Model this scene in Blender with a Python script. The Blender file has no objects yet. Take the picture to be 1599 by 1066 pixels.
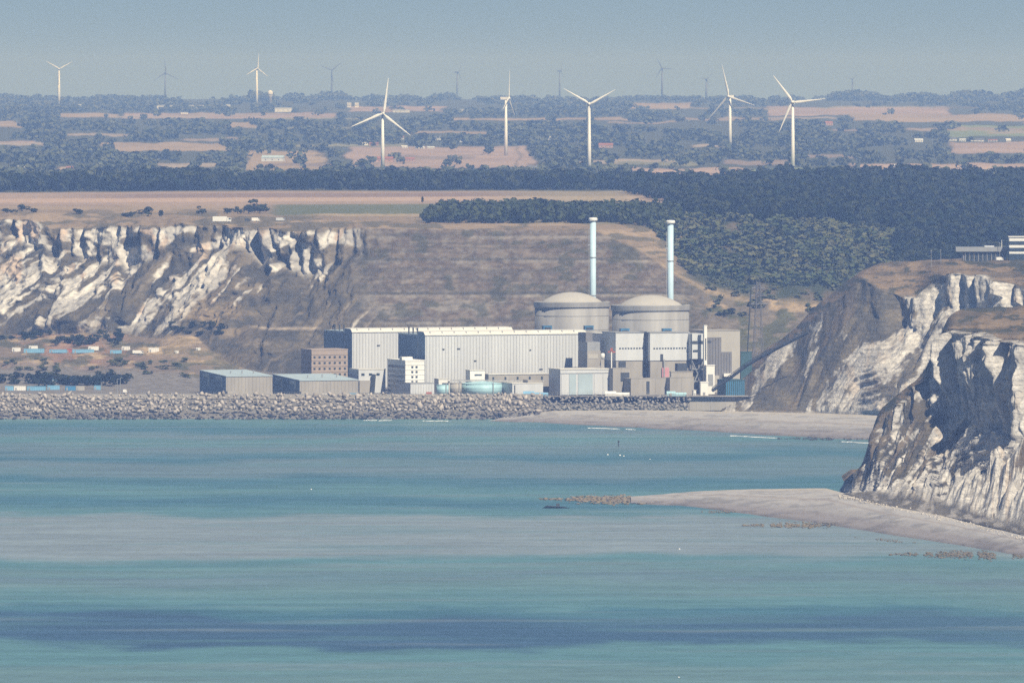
import bpy, math, random
import numpy as np
from mathutils import Vector, Matrix
R = math.radians
rnd = random.Random(7)
rng = np.random.default_rng(11)
scene = bpy.context.scene
C = scene.collection

# ------------------------------------------------------------------ camera
CAM_H = 226.6            # metres above the sea: the photographer stands on a high cliff
F = 13636.0              # focal length in photo pixels
EYE = 140.0              # photo row of the eye level
cam_d = bpy.data.cameras.new('camera'); cam = bpy.data.objects.new('camera', cam_d); C.objects.link(cam)
cam.location = (0, 0, CAM_H); cam.rotation_euler = (R(90), 0, 0)
cam_d.sensor_width = 36.0; cam_d.lens = F / 1599.0 * 36.0
cam_d.shift_y = -(533.0 - EYE) / 1599.0
cam_d.clip_start = 10.0; cam_d.clip_end = 90000.0
scene.camera = cam

# ------------------------------------------------------------------ sky, sun, exposure
SUN_AZ, SUN_EL = 31.0, 48.0      # azimuth: degrees to the right of straight behind the camera
world = bpy.data.worlds.new('World'); scene.world = world; world.use_nodes = True
wn = world.node_tree; bg = wn.nodes['Background']
sky = wn.nodes.new('ShaderNodeTexSky'); sky.sky_type = 'NISHITA'; sky.sun_disc = False
sky.sun_elevation = R(SUN_EL); sky.sun_rotation = R(180 - SUN_AZ)
sky.air_density = 0.45; sky.dust_density = 0.3; sky.ozone_density = 6.0; sky.altitude = 200
wn.links.new(sky.outputs[0], bg.inputs[0]); bg.inputs[1].default_value = 0.05
sun_d = bpy.data.lights.new('sun', 'SUN'); sun = bpy.data.objects.new('sun', sun_d); C.objects.link(sun)
sun_d.energy = 4.9; sun_d.angle = R(0.53); sun_d.color = (1.0, 0.96, 0.90)
sv = Vector((math.sin(R(SUN_AZ)) * math.cos(R(SUN_EL)), -math.cos(R(SUN_AZ)) * math.cos(R(SUN_EL)), math.sin(R(SUN_EL))))
sun.rotation_euler = sv.to_track_quat('Z', 'Y').to_euler(); sun.location = sv * 3000
vs = scene.view_settings
vs.view_transform = 'Standard'; vs.look = 'None'; vs.exposure = 0.30; vs.gamma = 1.0; vs.use_curve_mapping = False
scene.cycles.volume_bounces = 0; scene.cycles.max_bounces = 5; scene.cycles.diffuse_bounces = 1
scene.cycles.glossy_bounces = 2; scene.cycles.use_denoising = False; scene.cycles.use_adaptive_sampling = False

HAZE_DENSITY = 7.6e-5
HAZE_COLOR = (0.30, 0.49, 1.0)

# ------------------------------------------------------------------ helpers
def PX(x, Y): return (x - 799.5) * Y / F
def ZZ(y, Y): return CAM_H - (y - EYE) * Y / F
def YZ(y, z): return (CAM_H - z) * F / (y - EYE)      # depth of a point of height z seen in row y

def _hash(ix, iy, seed):
    h = (ix.astype(np.int64) * 374761393 + iy.astype(np.int64) * 668265263 + seed * 1442695041) & 0xFFFFFFFF
    h = ((h ^ (h >> 13)) * 1274126177) & 0xFFFFFFFF
    return ((h ^ (h >> 16)) & 0xFFFF) / 65535.0
def vnoise(x, y, seed=0):
    x = np.asarray(x, float); y = np.asarray(y, float); x, y = np.broadcast_arrays(x, y)
    ix = np.floor(x); iy = np.floor(y); fx = x - ix; fy = y - iy
    fx = fx * fx * (3 - 2 * fx); fy = fy * fy * (3 - 2 * fy)
    a = _hash(ix, iy, seed); b = _hash(ix + 1, iy, seed); c = _hash(ix, iy + 1, seed); d = _hash(ix + 1, iy + 1, seed)
    return (a + (b - a) * fx) * (1 - fy) + (c + (d - c) * fx) * fy
def fbm(x, y, seed=0, oct=4):
    s = 0; a = 0.5; t = 0
    for i in range(oct):
        s = s + a * vnoise(np.asarray(x) * 2 ** i, np.asarray(y) * 2 ** i, seed + i * 17); t += a; a *= 0.5
    return s / t
def sstep(a, b, x):
    t = np.clip((np.asarray(x, float) - a) / (b - a), 0, 1); return t * t * (3 - 2 * t)

# ---- materials
MATS = {}
def mat(name, col, rough=0.8, var=0.12, scale=0.2, metal=0.0, bump=0.0, streak=0.0):
    if name in MATS: return MATS[name]
    m = bpy.data.materials.new(name); m.use_nodes = True; nt = m.node_tree
    b = nt.nodes['Principled BSDF']; b.inputs['Roughness'].default_value = rough; b.inputs['Metallic'].default_value = metal
    b.inputs['Specular IOR Level'].default_value = 0.3
    tc = nt.nodes.new('ShaderNodeTexCoord')
    nz = nt.nodes.new('ShaderNodeTexNoise'); nz.inputs['Scale'].default_value = scale; nz.inputs['Detail'].default_value = 5
    mp = nt.nodes.new('ShaderNodeMapping')
    if streak: mp.inputs['Scale'].default_value = (1, 1, streak)
    nt.links.new(tc.outputs['Object'], mp.inputs[0]); nt.links.new(mp.outputs[0], nz.inputs['Vector'])
    rp = nt.nodes.new('ShaderNodeMapRange'); rp.inputs[1].default_value = 0.3; rp.inputs[2].default_value = 0.7
    rp.inputs[3].default_value = 1 - var; rp.inputs[4].default_value = 1 + var
    nt.links.new(nz.outputs[0], rp.inputs[0])
    mx = nt.nodes.new('ShaderNodeVectorMath'); mx.operation = 'SCALE'; mx.inputs[0].default_value = col[:3]
    nt.links.new(rp.outputs[0], mx.inputs['Scale']); nt.links.new(mx.outputs[0], b.inputs['Base Color'])
    if bump:
        bp = nt.nodes.new('ShaderNodeBump'); bp.inputs['Strength'].default_value = bump; bp.inputs['Distance'].default_value = 1.0
        nt.links.new(nz.outputs[0], bp.inputs['Height']); nt.links.new(bp.outputs[0], b.inputs['Normal'])
    MATS[name] = m; return m

def attr_mat(name, scale, var, bump=0.4, dist=2.0, stretch=(1, 1, 1), rough=0.95, crack=0):
    """colour from the vertex colour 'Col' broken up by world-space noise"""
    m = bpy.data.materials.new(name); m.use_nodes = True; nt = m.node_tree
    b = nt.nodes['Principled BSDF']; b.inputs['Roughness'].default_value = rough; b.inputs['Specular IOR Level'].default_value = 0.1
    at = nt.nodes.new('ShaderNodeAttribute'); at.attribute_name = 'Col'
    tc = nt.nodes.new('ShaderNodeTexCoord'); mp = nt.nodes.new('ShaderNodeMapping'); mp.inputs['Scale'].default_value = stretch
    nt.links.new(tc.outputs['Object'], mp.inputs[0])
    nz = nt.nodes.new('ShaderNodeTexNoise'); nz.inputs['Scale'].default_value = scale; nz.inputs['Detail'].default_value = 6
    nz.inputs['Roughness'].default_value = 0.65
    nt.links.new(mp.outputs[0], nz.inputs['Vector'])
    rp = nt.nodes.new('ShaderNodeMapRange'); rp.inputs[1].default_value = 0.3; rp.inputs[2].default_value = 0.7
    rp.inputs[3].default_value = 1 - var; rp.inputs[4].default_value = 1 + var; nt.links.new(nz.outputs[0], rp.inputs[0])
    mx = nt.nodes.new('ShaderNodeVectorMath'); mx.operation = 'SCALE'
    nt.links.new(at.outputs['Color'], mx.inputs[0]); nt.links.new(rp.outputs[0], mx.inputs['Scale']); nt.links.new(mx.outputs[0], b.inputs['Base Color'])
    bp = nt.nodes.new('ShaderNodeBump'); bp.inputs['Strength'].default_value = bump; bp.inputs['Distance'].default_value = dist
    nt.links.new(nz.outputs[0], bp.inputs['Height']); nt.links.new(bp.outputs[0], b.inputs['Normal'])
    if crack:
        wz = nt.nodes.new('ShaderNodeVectorMath'); wz.operation = 'MULTIPLY_ADD'; wz.inputs[1].default_value = (5, 5, 5); nt.links.new(nz.outputs['Color'], wz.inputs[0]); nt.links.new(tc.outputs['Object'], wz.inputs[2])
        m2 = nt.nodes.new('ShaderNodeMapping'); m2.inputs['Scale'].default_value = (1, .5, .55); nt.links.new(wz.outputs[0], m2.inputs[0])
        vo = nt.nodes.new('ShaderNodeTexVoronoi'); vo.feature = 'DISTANCE_TO_EDGE'; vo.inputs['Scale'].default_value = crack; nt.links.new(m2.outputs[0], vo.inputs['Vector'])
        sp = nt.nodes.new('ShaderNodeSeparateXYZ'); nt.links.new(wz.outputs[0], sp.inputs[0])
        wv = nt.nodes.new('ShaderNodeMath'); wv.operation = 'PINGPONG'; wv.inputs[1].default_value = 1.5; nt.links.new(sp.outputs[2], wv.inputs[0])
        b1_ = nt.nodes.new('ShaderNodeMapRange'); b1_.inputs[1].default_value = .05; b1_.inputs[2].default_value = .4; b1_.inputs[3].default_value = .72; b1_.inputs[4].default_value = 1.0; nt.links.new(wv.outputs[0], b1_.inputs[0])
        c1_ = nt.nodes.new('ShaderNodeMapRange'); c1_.inputs[1].default_value = .0; c1_.inputs[2].default_value = .16; c1_.inputs[3].default_value = .86; c1_.inputs[4].default_value = 1.0; nt.links.new(vo.outputs['Distance'], c1_.inputs[0])
        mm = nt.nodes.new('ShaderNodeMath'); mm.operation = 'MULTIPLY'; nt.links.new(b1_.outputs[0], mm.inputs[0]); nt.links.new(c1_.outputs[0], mm.inputs[1])
        s2 = nt.nodes.new('ShaderNodeVectorMath'); s2.operation = 'SCALE'; nt.links.new(mx.outputs[0], s2.inputs[0]); nt.links.new(mm.outputs[0], s2.inputs['Scale']); nt.links.new(s2.outputs[0], b.inputs['Base Color'])
        b2 = nt.nodes.new('ShaderNodeBump'); b2.inputs['Strength'].default_value = .35; b2.inputs['Distance'].default_value = 1.2; nt.links.new(mm.outputs[0], b2.inputs['Height']); nt.links.new(bp.outputs[0], b2.inputs['Normal']); nt.links.new(b2.outputs[0], b.inputs['Normal'])
    return m

# ---- mesh collectors
class MB:
    def __init__(s): s.v = []; s.f = []
    def add(s, verts, faces):
        n = len(s.v); s.v += [tuple(p) for p in verts]; s.f += [tuple(i + n for i in f) for f in faces]; return s
    def box(s, x0, x1, y0, y1, z0, z1):
        return s.add([(x0, y0, z0), (x1, y0, z0), (x1, y1, z0), (x0, y1, z0), (x0, y0, z1), (x1, y0, z1), (x1, y1, z1), (x0, y1, z1)],
                     [(0, 3, 2, 1), (4, 5, 6, 7), (0, 1, 5, 4), (1, 2, 6, 5), (2, 3, 7, 6), (3, 0, 4, 7)])
    def prism(s, prof, x0, x1):                     # profile of (y, z) points extruded along x
        n = len(prof); v = [(x0, a, b) for a, b in prof] + [(x1, a, b) for a, b in prof]
        f = [tuple(range(n)), tuple(range(2 * n - 1, n - 1, -1))] + [(i, i + n, (i + 1) % n + n, (i + 1) % n) for i in range(n)]
        return s.add(v, f)
    def lathe(s, prof, seg=32, cx=0, cy=0, cap=True):       # (radius, z)
        n = len(prof); v = []
        for r, z in prof:
            for k in range(seg):
                a = 2 * math.pi * k / seg; v.append((cx + r * math.cos(a), cy + r * math.sin(a), z))
        f = [(i * seg + k, i * seg + (k + 1) % seg, (i + 1) * seg + (k + 1) % seg, (i + 1) * seg + k) for i in range(n - 1) for k in range(seg)]
        if cap: f += [tuple(range(seg - 1, -1, -1)), tuple(range((n - 1) * seg, n * seg))]
        return s.add(v, f)
    def bar(s, a, b, w):
        a = Vector(a); b = Vector(b); d = (b - a).normalized(); u = d.orthogonal().normalized() * w / 2; t = d.cross(u)
        v = [p + q for p in (a, b) for q in (u + t, u - t, -u - t, -u + t)]
        return s.add(v, [(0, 1, 2, 3), (7, 6, 5, 4)] + [(i, i + 4, (i + 1) % 4 + 4, (i + 1) % 4) for i in range(4)])
    def mesh(s, name, m, smooth=False):
        me = bpy.data.meshes.new(name); me.from_pydata(s.v, [], s.f)
        if m: me.materials.append(m)
        if smooth: me.polygons.foreach_set('use_smooth', [True] * len(me.polygons))
        return me
    def build(s, name, m, parent=None, smooth=False):
        return link(name, s.mesh(name, m, smooth), parent)
def link(name, me, parent=None, loc=None):
    o = bpy.data.objects.new(name, me); C.objects.link(o)
    if parent: o.parent = parent
    if loc: o.location = loc
    return o
def tag(o, label, cat, group=None):
    o['label'] = label; o['category'] = cat
    if group: o['group'] = group
    return o
def thing(name, label, cat, loc=(0, 0, 0), rz=0, group=None):
    o = bpy.data.objects.new(name, None); C.objects.link(o); o.location = loc; o.rotation_euler = (0, 0, rz)
    o.empty_display_size = 1
    return tag(o, label, cat, group)
def struct(o): o['kind'] = 'structure'; return o
def stuff(o): o['kind'] = 'stuff'; return o
def copy_tree(o, parent=None):
    c = o.copy(); C.objects.link(c); c.parent = parent
    for ch in o.children: copy_tree(ch, c)
    return c
def fast_mesh(name, V, Q, m, col=None, smooth=True):
    """V (n,3), Q (k,3 or 4) numpy"""
    me = bpy.data.meshes.new(name); n, k = len(V), len(Q); w = Q.shape[1]
    me.vertices.add(n); me.vertices.foreach_set('co', np.ascontiguousarray(V, np.float32).ravel())
    me.loops.add(k * w); me.loops.foreach_set('vertex_index', np.ascontiguousarray(Q, np.int32).ravel())
    me.polygons.add(k); me.polygons.foreach_set('loop_start', np.arange(k, dtype=np.int32) * w)
    me.polygons.foreach_set('loop_total', np.full(k, w, np.int32))
    if smooth: me.polygons.foreach_set('use_smooth', np.ones(k, bool))
    if m: me.materials.append(m)
    me.update(calc_edges=True)
    if col is not None:
        a = me.attributes.new('Col', 'FLOAT_COLOR', 'POINT')
        rgba = np.ones((n, 4), np.float32); rgba[:, :3] = col; a.data.foreach_set('color', rgba.ravel())
    return me
def grid_mesh(name, P, m, col=None, smooth=True):
    r, c, _ = P.shape; i = np.arange(r * c).reshape(r, c)
    Q = np.stack([i[:-1, :-1], i[:-1, 1:], i[1:, 1:], i[1:, :-1]], -1).reshape(-1, 4)
    return fast_mesh(name, P.reshape(-1, 3), Q, m, None if col is None else col.reshape(-1, 3), smooth)
def mixc(a, b, t):
    t = np.asarray(t)[..., None]; return np.asarray(a) * (1 - t) + np.asarray(b) * t

# ================================================================== LAND: the coast, cliffs and hills behind the plant
# stations across the bay: each a profile inland, as (row, distance) or ('z', height, distance)
HAZ = ('z',)
def prof(*p): return [(q[2], q[1]) if q[0] == 'z' else (q[1], ZZ(q[0], q[1])) for q in p]
FAR = [(270, 10500), (242, 12300), (206, 14500), (178, 18000), (158.5, 22000), (155, 25000), (205, 33000)]
def st(p2, p3, p4, p5, p6, p7, p8): return prof(('z', 13.5, 6062), ('z', 14, 6200), p2, p3, p4, p5, p6, p7, p8, *FAR)
ST = {
 -420: st(('z', 27, 6400), ('z', 30, 6650), (517, 6930), (385, 7050), (340, 7075), (328, 7400), (300, 8550)),
 0:    st(('z', 27, 6390), ('z', 30, 6590), (522, 6760), (374, 6875), (341, 6890), (330, 7250), (300, 8520)),
 58:   st(('z', 27, 6390), ('z', 30, 6580), (522, 6735), (378, 6850), (342, 6862), (331, 7240), (300, 8520)),
 76:   st(('z', 27, 6390), ('z', 30, 6580), (521, 6725), (398, 6838), (357, 6850), (333, 7230), (300, 8520)),
 200:  st(('z', 26, 6380), ('z', 29, 6550), (521, 6660), (402, 6785), (352, 6798), (334, 7180), (300, 8510)),
 300:  st(('z', 20, 6340), ('z', 23, 6480), (545, 6560), (390, 6735), (352, 6748), (335, 7150), (299, 8500)),
 360:  st(('z', 16, 6300), ('z', 18, 6410), (570, 6480), (374, 6705), (353, 6718), (336, 7120), (299, 8500)),
 430:  st(('z', 14, 6280), ('z', 15, 6370), (582, 6425), (412, 6660), (359, 6676), (341, 7100), (298, 8500)),
 470:  st(('z', 14, 6280), ('z', 14.5, 6370), (586, 6412), (418, 6635), (360, 6652), (341, 7050), (298, 8500)),
 560:  st(('z', 14, 6280), ('z', 14, 6370), (590, 6410), (400, 6600), (355, 6625), (341, 7000), (298, 8500)),
 660:  st(('z', 14, 6280), ('z', 14, 6370), (592, 6415), (404, 6590), (357, 6640), (351, 6760), (298, 8500)),
 800:  st(('z', 14, 6280), ('z', 14, 6370), (592, 6415), (404, 6590), (357, 6640), (350, 6770), (298, 8500)),
 930:  st(('z', 14, 6280), ('z', 14, 6370), (592, 6415), (415, 6580), (359, 6640), (349, 6800), (298, 8500)),
 1000: st(('z', 14, 6280), ('z', 14, 6370), (592, 6415), (440, 6570), (390, 6625), (347, 6930), (296, 8500)),
 1076: st(('z', 14, 6280), ('z', 14, 6370), (592, 6415), (480, 6540), (440, 6600), (346, 7020), (294, 8500)),
 1120: st(('z', 14, 6280), ('z', 14, 6370), (590, 6415), (505, 6500), (457, 6580), (346, 7050), (292, 8500)),
 1180: st(('z', 14, 6280), ('z', 15, 6370), (588, 6410), (516, 6490), (468, 6560), (346, 7080), (290, 8500)),
 1290: st(('z', 16, 6280), ('z', 18, 6370), (575, 6410), (515, 6490), (474, 6540), (347, 7120), (287, 8500)),
 1420: st(('z', 16, 6280), ('z', 18, 6370), (575, 6410), (515, 6490), (470, 6540), (362, 7150), (284, 8500)),
 1600: st(('z', 16, 6280), ('z', 18, 6370), (575, 6410), (515, 6490), (470, 6540), (390, 7150), (287, 8500)),
 2050: st(('z', 16, 6280), ('z', 18, 6370), (575, 6410), (515, 6490), (470, 6540), (400, 7150), (287, 8500)),
}
def columns(ST, xs, nsub, smooth=0, jit=()):
    k = sorted(ST); K = np.array(k, float); A = np.array([ST[i] for i in k])        # station, control, (Y,z)
    ctl = np.stack([np.stack([np.interp(xs, K, A[:, j, c]) for j in range(A.shape[1])]) for c in (0, 1)], -1)   # control, col, 2
    if smooth:
        wx = np.linspace(-2.5, 2.5, 11); g = np.exp(-wx ** 2 / 2); g /= g.sum()
        ctl = sum(gk * np.stack([np.stack([np.interp(xs + w * smooth, xs, ctl[j, :, c]) for j in range(ctl.shape[0])]) for c in (0, 1)], -1) for gk, w in zip(g, wx))
    for j, amp, sc_, sd in jit: ctl[j, :, 1] += amp * (fbm(xs / sc_, 0.5, sd, 3) - .5) * 2 * (sstep(610, 500, xs) + sstep(1000, 1128, xs) * (ctl.shape[0] < 10))
    rows = []; seg = []
    for j, n in enumerate(nsub):
        for t in np.linspace(0, 1, n, endpoint=(j == len(nsub) - 1)):
            rows.append(ctl[j] * (1 - t) + ctl[j + 1] * t); seg.append(j + t)
    G = np.stack(rows)            # row, col, (Y,z)
    return G[..., 0], G[..., 1], np.array(seg), ctl

xs = np.concatenate([np.arange(-420, 0, 9), np.arange(0, 600, 1.5), np.arange(600, 1100, 2.4), np.arange(1100, 1600, 3.2), np.arange(1600, 2051, 10)])
nsub = [5, 14, 14, 22, 84, 30, 30, 40, 22, 30, 34, 34, 24, 8, 4]
LY, LZ, LS, LC = columns(ST, xs, nsub, 9, ((5, 13, 34, 15), (6, 3.5, 26, 18)))
LX = np.broadcast_to(xs, LY.shape); S = np.broadcast_to(LS[:, None], LY.shape)
Lrow = EYE + (CAM_H - LZ) * F / LY              # row of the undisturbed surface
foot = EYE + (CAM_H - LC[5, :, 1]) * F / LC[5, :, 0]; foot = np.broadcast_to(foot, LY.shape)
top = EYE + (CAM_H - LC[6, :, 1]) * F / LC[6, :, 0]; top = np.broadcast_to(top, LY.shape)
bot = EYE + (CAM_H - LC[4, :, 1]) * F / LC[4, :, 0]; bot = np.broadcast_to(bot, LY.shape)
# the raw coast cliff (west part): ribs and gullies run down the fall line, buttresses in the scarp
raw = sstep(620, 520, LX)
slope = sstep(3.9, 4.25, S) * sstep(6.25, 5.95, S)
scarp = sstep(4.93, 5.05, S) * sstep(6.08, 5.98, S)
q = LX + 0.92 * np.clip(Lrow - foot, 0, None)
warp = 16 * (fbm(LX / 60, Lrow / 40, 5) - 0.5)
q = q + warp
rib = fbm(q / 62, Lrow / 260, 21, 3); rib2 = fbm(q / 19, Lrow / 90, 33, 3)
but = np.abs(vnoise(LX / 26 + 1.6 * fbm(LX / 45, Lrow / 60, 3), Lrow / 160, 41) - 0.5) * 2
but2 = vnoise(LX / 9, Lrow / 70, 44)
rk_ = fbm(q / 6, Lrow / 9, 47, 3)
ba = 0.35 + 1.3 * fbm(LX / 70, 0.3, 49, 2)
disp = raw * slope * (1 - scarp) * (40 * (rib - 0.5) + 17 * (rib2 - 0.5) + 9 * (rk_ - .5)) + raw * scarp * (30 * (rib - 0.5) + ba * 14 * (but - 0.4) + 13 * (but2 - .5) + 7 * (rk_ - .5))
# the cut slope behind the plant: benches and rough ground
cut = (1 - raw) * sstep(1120, 1040, LX) * slope
bench = 0
for br, d in ((405, 8), (459, 10), (500, 8)):
    bench = bench + d * .55 * sstep(br - 9, br + 8, Lrow + 12 * (fbm(LX / 60, Lrow / 40, 9) - .5))
disp = disp + cut * (9 * (fbm(LX / 34, Lrow / 30, 61) - 0.5) + 4 * (fbm(LX / 8, Lrow / 8, 63) - 0.5) - 0.9 * bench + 9)
rough = sstep(1.0, 1.6, S) * sstep(7.2, 6.2, S) * (1 - cut) * (1 - raw * slope)
dz = rough * 5.0 * (fbm(LX / 40, LY / 60, 71) - 0.5) * sstep(200, 60, np.abs(LX - 100) * 0 + 0)
plat = sstep(1.1, 2.0, S) * sstep(4.0, 3.4, S) * sstep(360, 240, LX)
dz = dz * 0 + plat * 9 * (fbm(LX / 46, LY / 70, 77) - 0.5) + sstep(5.95, 6.3, S) * sstep(7.6, 6.6, S) * 5 * (fbm(LX / 30, LY / 90, 79) - 0.4) * sstep(700, 560, LX)
valley = sstep(1040, 1120, LX) * sstep(4.2, 5.0, S) * sstep(7.0, 6.4, S)
dz = dz + valley * 9 * (fbm(LX / 50, LY / 50, 83) - 0.5)
farm = sstep(7.4, 9.0, S) * sstep(13.4, 12.0, S)
dz = dz + farm * 9 * (fbm(LX / 260, LY / 1500, 91) - 0.5)
mound = np.exp(-((LX - 300) / 62) ** 2 - ((LY - 6560) / 55) ** 2) * 11
dz = dz + mound
Yd = LY - disp * .85; Zd = LZ + dz
P = np.stack([(LX - 799.5) * Yd / F - .5 * disp * raw, Yd, Zd], -1)
row = EYE + (CAM_H - Zd) * F / Yd               # row where the finished surface shows

# ---- ground colours
chalk = np.array((0.60, 0.565, 0.51)); chalkd = np.array((0.40, 0.38, 0.35)); turf = np.array((0.115, 0.098, 0.068)); turfd = np.array((0.065, 0.06, 0.048))
tan = np.array((0.34, 0.255, 0.155)); soil = np.array((0.27, 0.17, 0.12)); pink = np.array((0.36, 0.265, 0.205)); green = np.array((0.115, 0.135, 0.065)); wood = np.array((0.03, 0.045, 0.02))
n1 = fbm(q / 11, Lrow / 70, 101, 4); n2 = fbm(LX / 8, Lrow / 8, 103, 4); n3 = fbm(q / 50, Lrow / 110, 107, 3)
col = mixc(turf, turfd, sstep(0.35, 0.65, fbm(LX / 22, Lrow / 18, 111)))
col = mixc(col, (0.20, 0.165, 0.115), sstep(0.52, 0.66, n1) * 0.7)
relb = (Lrow - foot) / np.maximum(bot - foot, 1)          # 0 at scarp foot, 1 at base
ck = sstep(0.572, 0.63, n1 * 0.5 + n3 * 0.5 + 0.05 * np.clip(relb, 0, 1) * sstep(360, 250, LX) + 0.16 * (n2 - 0.5) - 0.02 * sstep(180, 330, LX) - 0.005) * raw * slope * (1 - scarp)
ck = np.maximum(ck, raw * scarp * sstep(0.60, 0.50, fbm(LX / 26, Lrow / 22, 117) - 0.10 * (S - 5.5)) * sstep(5.97, 5.90, S + 0.25 * (fbm(LX / 7, 0, 119) - .5)) * sstep(575, 555, LX))
chcol = mixc(chalk, chalkd, sstep(0.4, 0.7, fbm(q / 9, Lrow / 40, 121)))
chcol = mixc(chcol, (0.46, 0.31, 0.20), 0.6 * sstep(0.62, 0.72, fbm(LX / 24, Lrow / 60, 123)))
col = mixc(col, chcol, ck)
# cut slope tint
cutc = mixc((0.115, 0.09, 0.068), (0.185, 0.15, 0.115), sstep(0.4, 0.75, fbm(LX / 20, Lrow / 16, 131)) * 0.8)
cutc = mixc(cutc, (0.25, 0.225, 0.19), 0.75 * sstep(0.5, 0.66, fbm(LX / 50, Lrow / 10, 133)) * sstep(452, 462, Lrow) * sstep(510, 480, Lrow))
cutc = mixc(cutc, (0.10, 0.095, 0.07), np.clip(1.5 * sstep(.3, .6, fbm(LX / 45, Lrow / 30, 135)) * (.5 * np.exp(-((Lrow - 404) / 2.5) ** 2) + .6 * np.exp(-((Lrow - 457) / 2.2) ** 2) + .6 * np.exp(-((Lrow - 505) / 3) ** 2)), 0, 1))
cutc = mixc(cutc, (0.21, 0.19, 0.16), 0.55 * sstep(.5, .7, fbm(LX / 7, Lrow / 4, 139, 3)))
cutc = mixc(cutc, (0.07, 0.065, 0.05), 0.45 * sstep(.55, .8, vnoise(LX / 160, (Lrow + 6 * fbm(LX / 90, 0, 140)) / 3.2, 138)))
cutc = mixc(cutc, (0.06, 0.062, 0.04), 0.7 * sstep(0.60, 0.68, fbm(LX / 26, Lrow / 14, 137)))
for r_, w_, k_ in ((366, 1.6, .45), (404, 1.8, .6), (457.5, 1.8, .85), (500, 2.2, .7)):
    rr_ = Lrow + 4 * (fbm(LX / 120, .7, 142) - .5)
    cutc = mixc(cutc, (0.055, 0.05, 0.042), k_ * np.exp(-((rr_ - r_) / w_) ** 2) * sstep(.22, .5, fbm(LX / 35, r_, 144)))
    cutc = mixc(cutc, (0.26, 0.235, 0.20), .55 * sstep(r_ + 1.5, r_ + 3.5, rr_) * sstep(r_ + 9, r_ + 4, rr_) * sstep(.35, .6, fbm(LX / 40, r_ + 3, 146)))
col = mixc(col, cutc, cut)
# bench road west of the halls and slope below it
col = mixc(col, (0.40, 0.33, 0.25), 0.8 * np.exp(-((Lrow - 512 - 0.01 * (500 - LX)) / 2.2) ** 2) * sstep(375, 400, LX) * sstep(505, 490, LX))
# terrace west of the plant
tz = sstep(1.3, 2.0, S) * sstep(4.05, 3.9, S) * sstep(430, 330, LX)
tc_ = mixc((0.19, 0.15, 0.11), soil, sstep(0.35, 0.6, fbm(LX / 60, row / 9, 141)) * sstep(300, 120, LX))
tc_ = mixc(tc_, tan * 1.25, sstep(0.56, 0.68, fbm(LX / 50, row / 5, 143)))
tc_ = mixc(tc_, (0.08, 0.085, 0.05), sstep(0.52, 0.62, fbm(LX / 26, row / 7, 145)) * 0.8)
col = mixc(col, tc_, tz)
col = mixc(col, tan, 0.8 * np.clip(mound / 11, 0, 1) ** 0.6 * sstep(0.40, 0.6, fbm(LX / 24, row / 14, 147)))
yard = sstep(2.1, 1.6, S) + sstep(4.02, 3.95, S) * sstep(380, 440, LX)
col = mixc(col, (0.19, 0.175, 0.16), np.clip(yard, 0, 1))
# cliff-top fields
up = sstep(5.93, 6.05, S)
ft = mixc((0.25, 0.19, 0.125), (0.33, 0.25, 0.165), sstep(0.4, 0.6, fbm(LX / 120, Lrow / 5, 151)))
ft = mixc(ft, (0.13, 0.115, 0.075), sstep(0.5, 0.62, fbm(LX / 40, Lrow / 6, 153)) * sstep(322, 338, Lrow) * 0.9)
b1 = Lrow + 4.5 * (LX / 1000 - 0.3)
ft = mixc(ft, pink, sstep(325, 318, Lrow) * 0.75)
ft = mixc(ft, (0.24, 0.17, 0.135), sstep(302, 303.5, b1) * sstep(310, 308.5, b1) * sstep(60, 240, LX) * 0.9)
ft = mixc(ft, (0.47, 0.34, 0.25), sstep(308.5, 310, b1) * sstep(316, 314.5, b1) * 0.8)
ft = mixc(ft, green, sstep(319, 321, b1) * sstep(338, 335, b1) * sstep(415, 440, LX) * sstep(700, 690, LX) * 0.85)
ft = mixc(ft, (0.38, 0.30, 0.19), sstep(335, 336, b1) * sstep(339.5, 338.5, b1) * sstep(440, 520, LX) * 0.8)
ft = mixc(ft, (0.30, 0.27, 0.16), sstep(1040, 950, LX) * sstep(700, 900, LX) * sstep(352, 346, Lrow) * 0.6)
col = mixc(col, ft, up * sstep(1120, 1040, LX))
# valley
val = sstep(1040, 1110, LX) * sstep(5.7, 6.1, S)
vc = mixc((0.05, 0.06, 0.032), (0.13, 0.105, 0.07), sstep(0.5, 0.68, fbm(LX / 40, Lrow / 20, 161)))
col = mixc(col, vc, val)
vlow = sstep(1050, 1120, LX) * sstep(4.2, 4.8, S) * sstep(6.1, 5.9, S)
vl = mixc((0.16, 0.135, 0.10), tan, sstep(0.42, 0.58, fbm(LX / 36, Lrow / 14, 165)) * sstep(5.3, 5.6, S))
vl = mixc(vl, (0.09, 0.09, 0.05), sstep(0.55, 0.62, fbm(LX / 20, Lrow / 8, 167)))
col = mixc(col, vl, vlow)
edge = np.exp(-((Lrow - top - 1.0) / 4.0) ** 2) * sstep(990, 1050, LX)
col = mixc(col, tan * 1.05, edge * 0.6)
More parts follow.
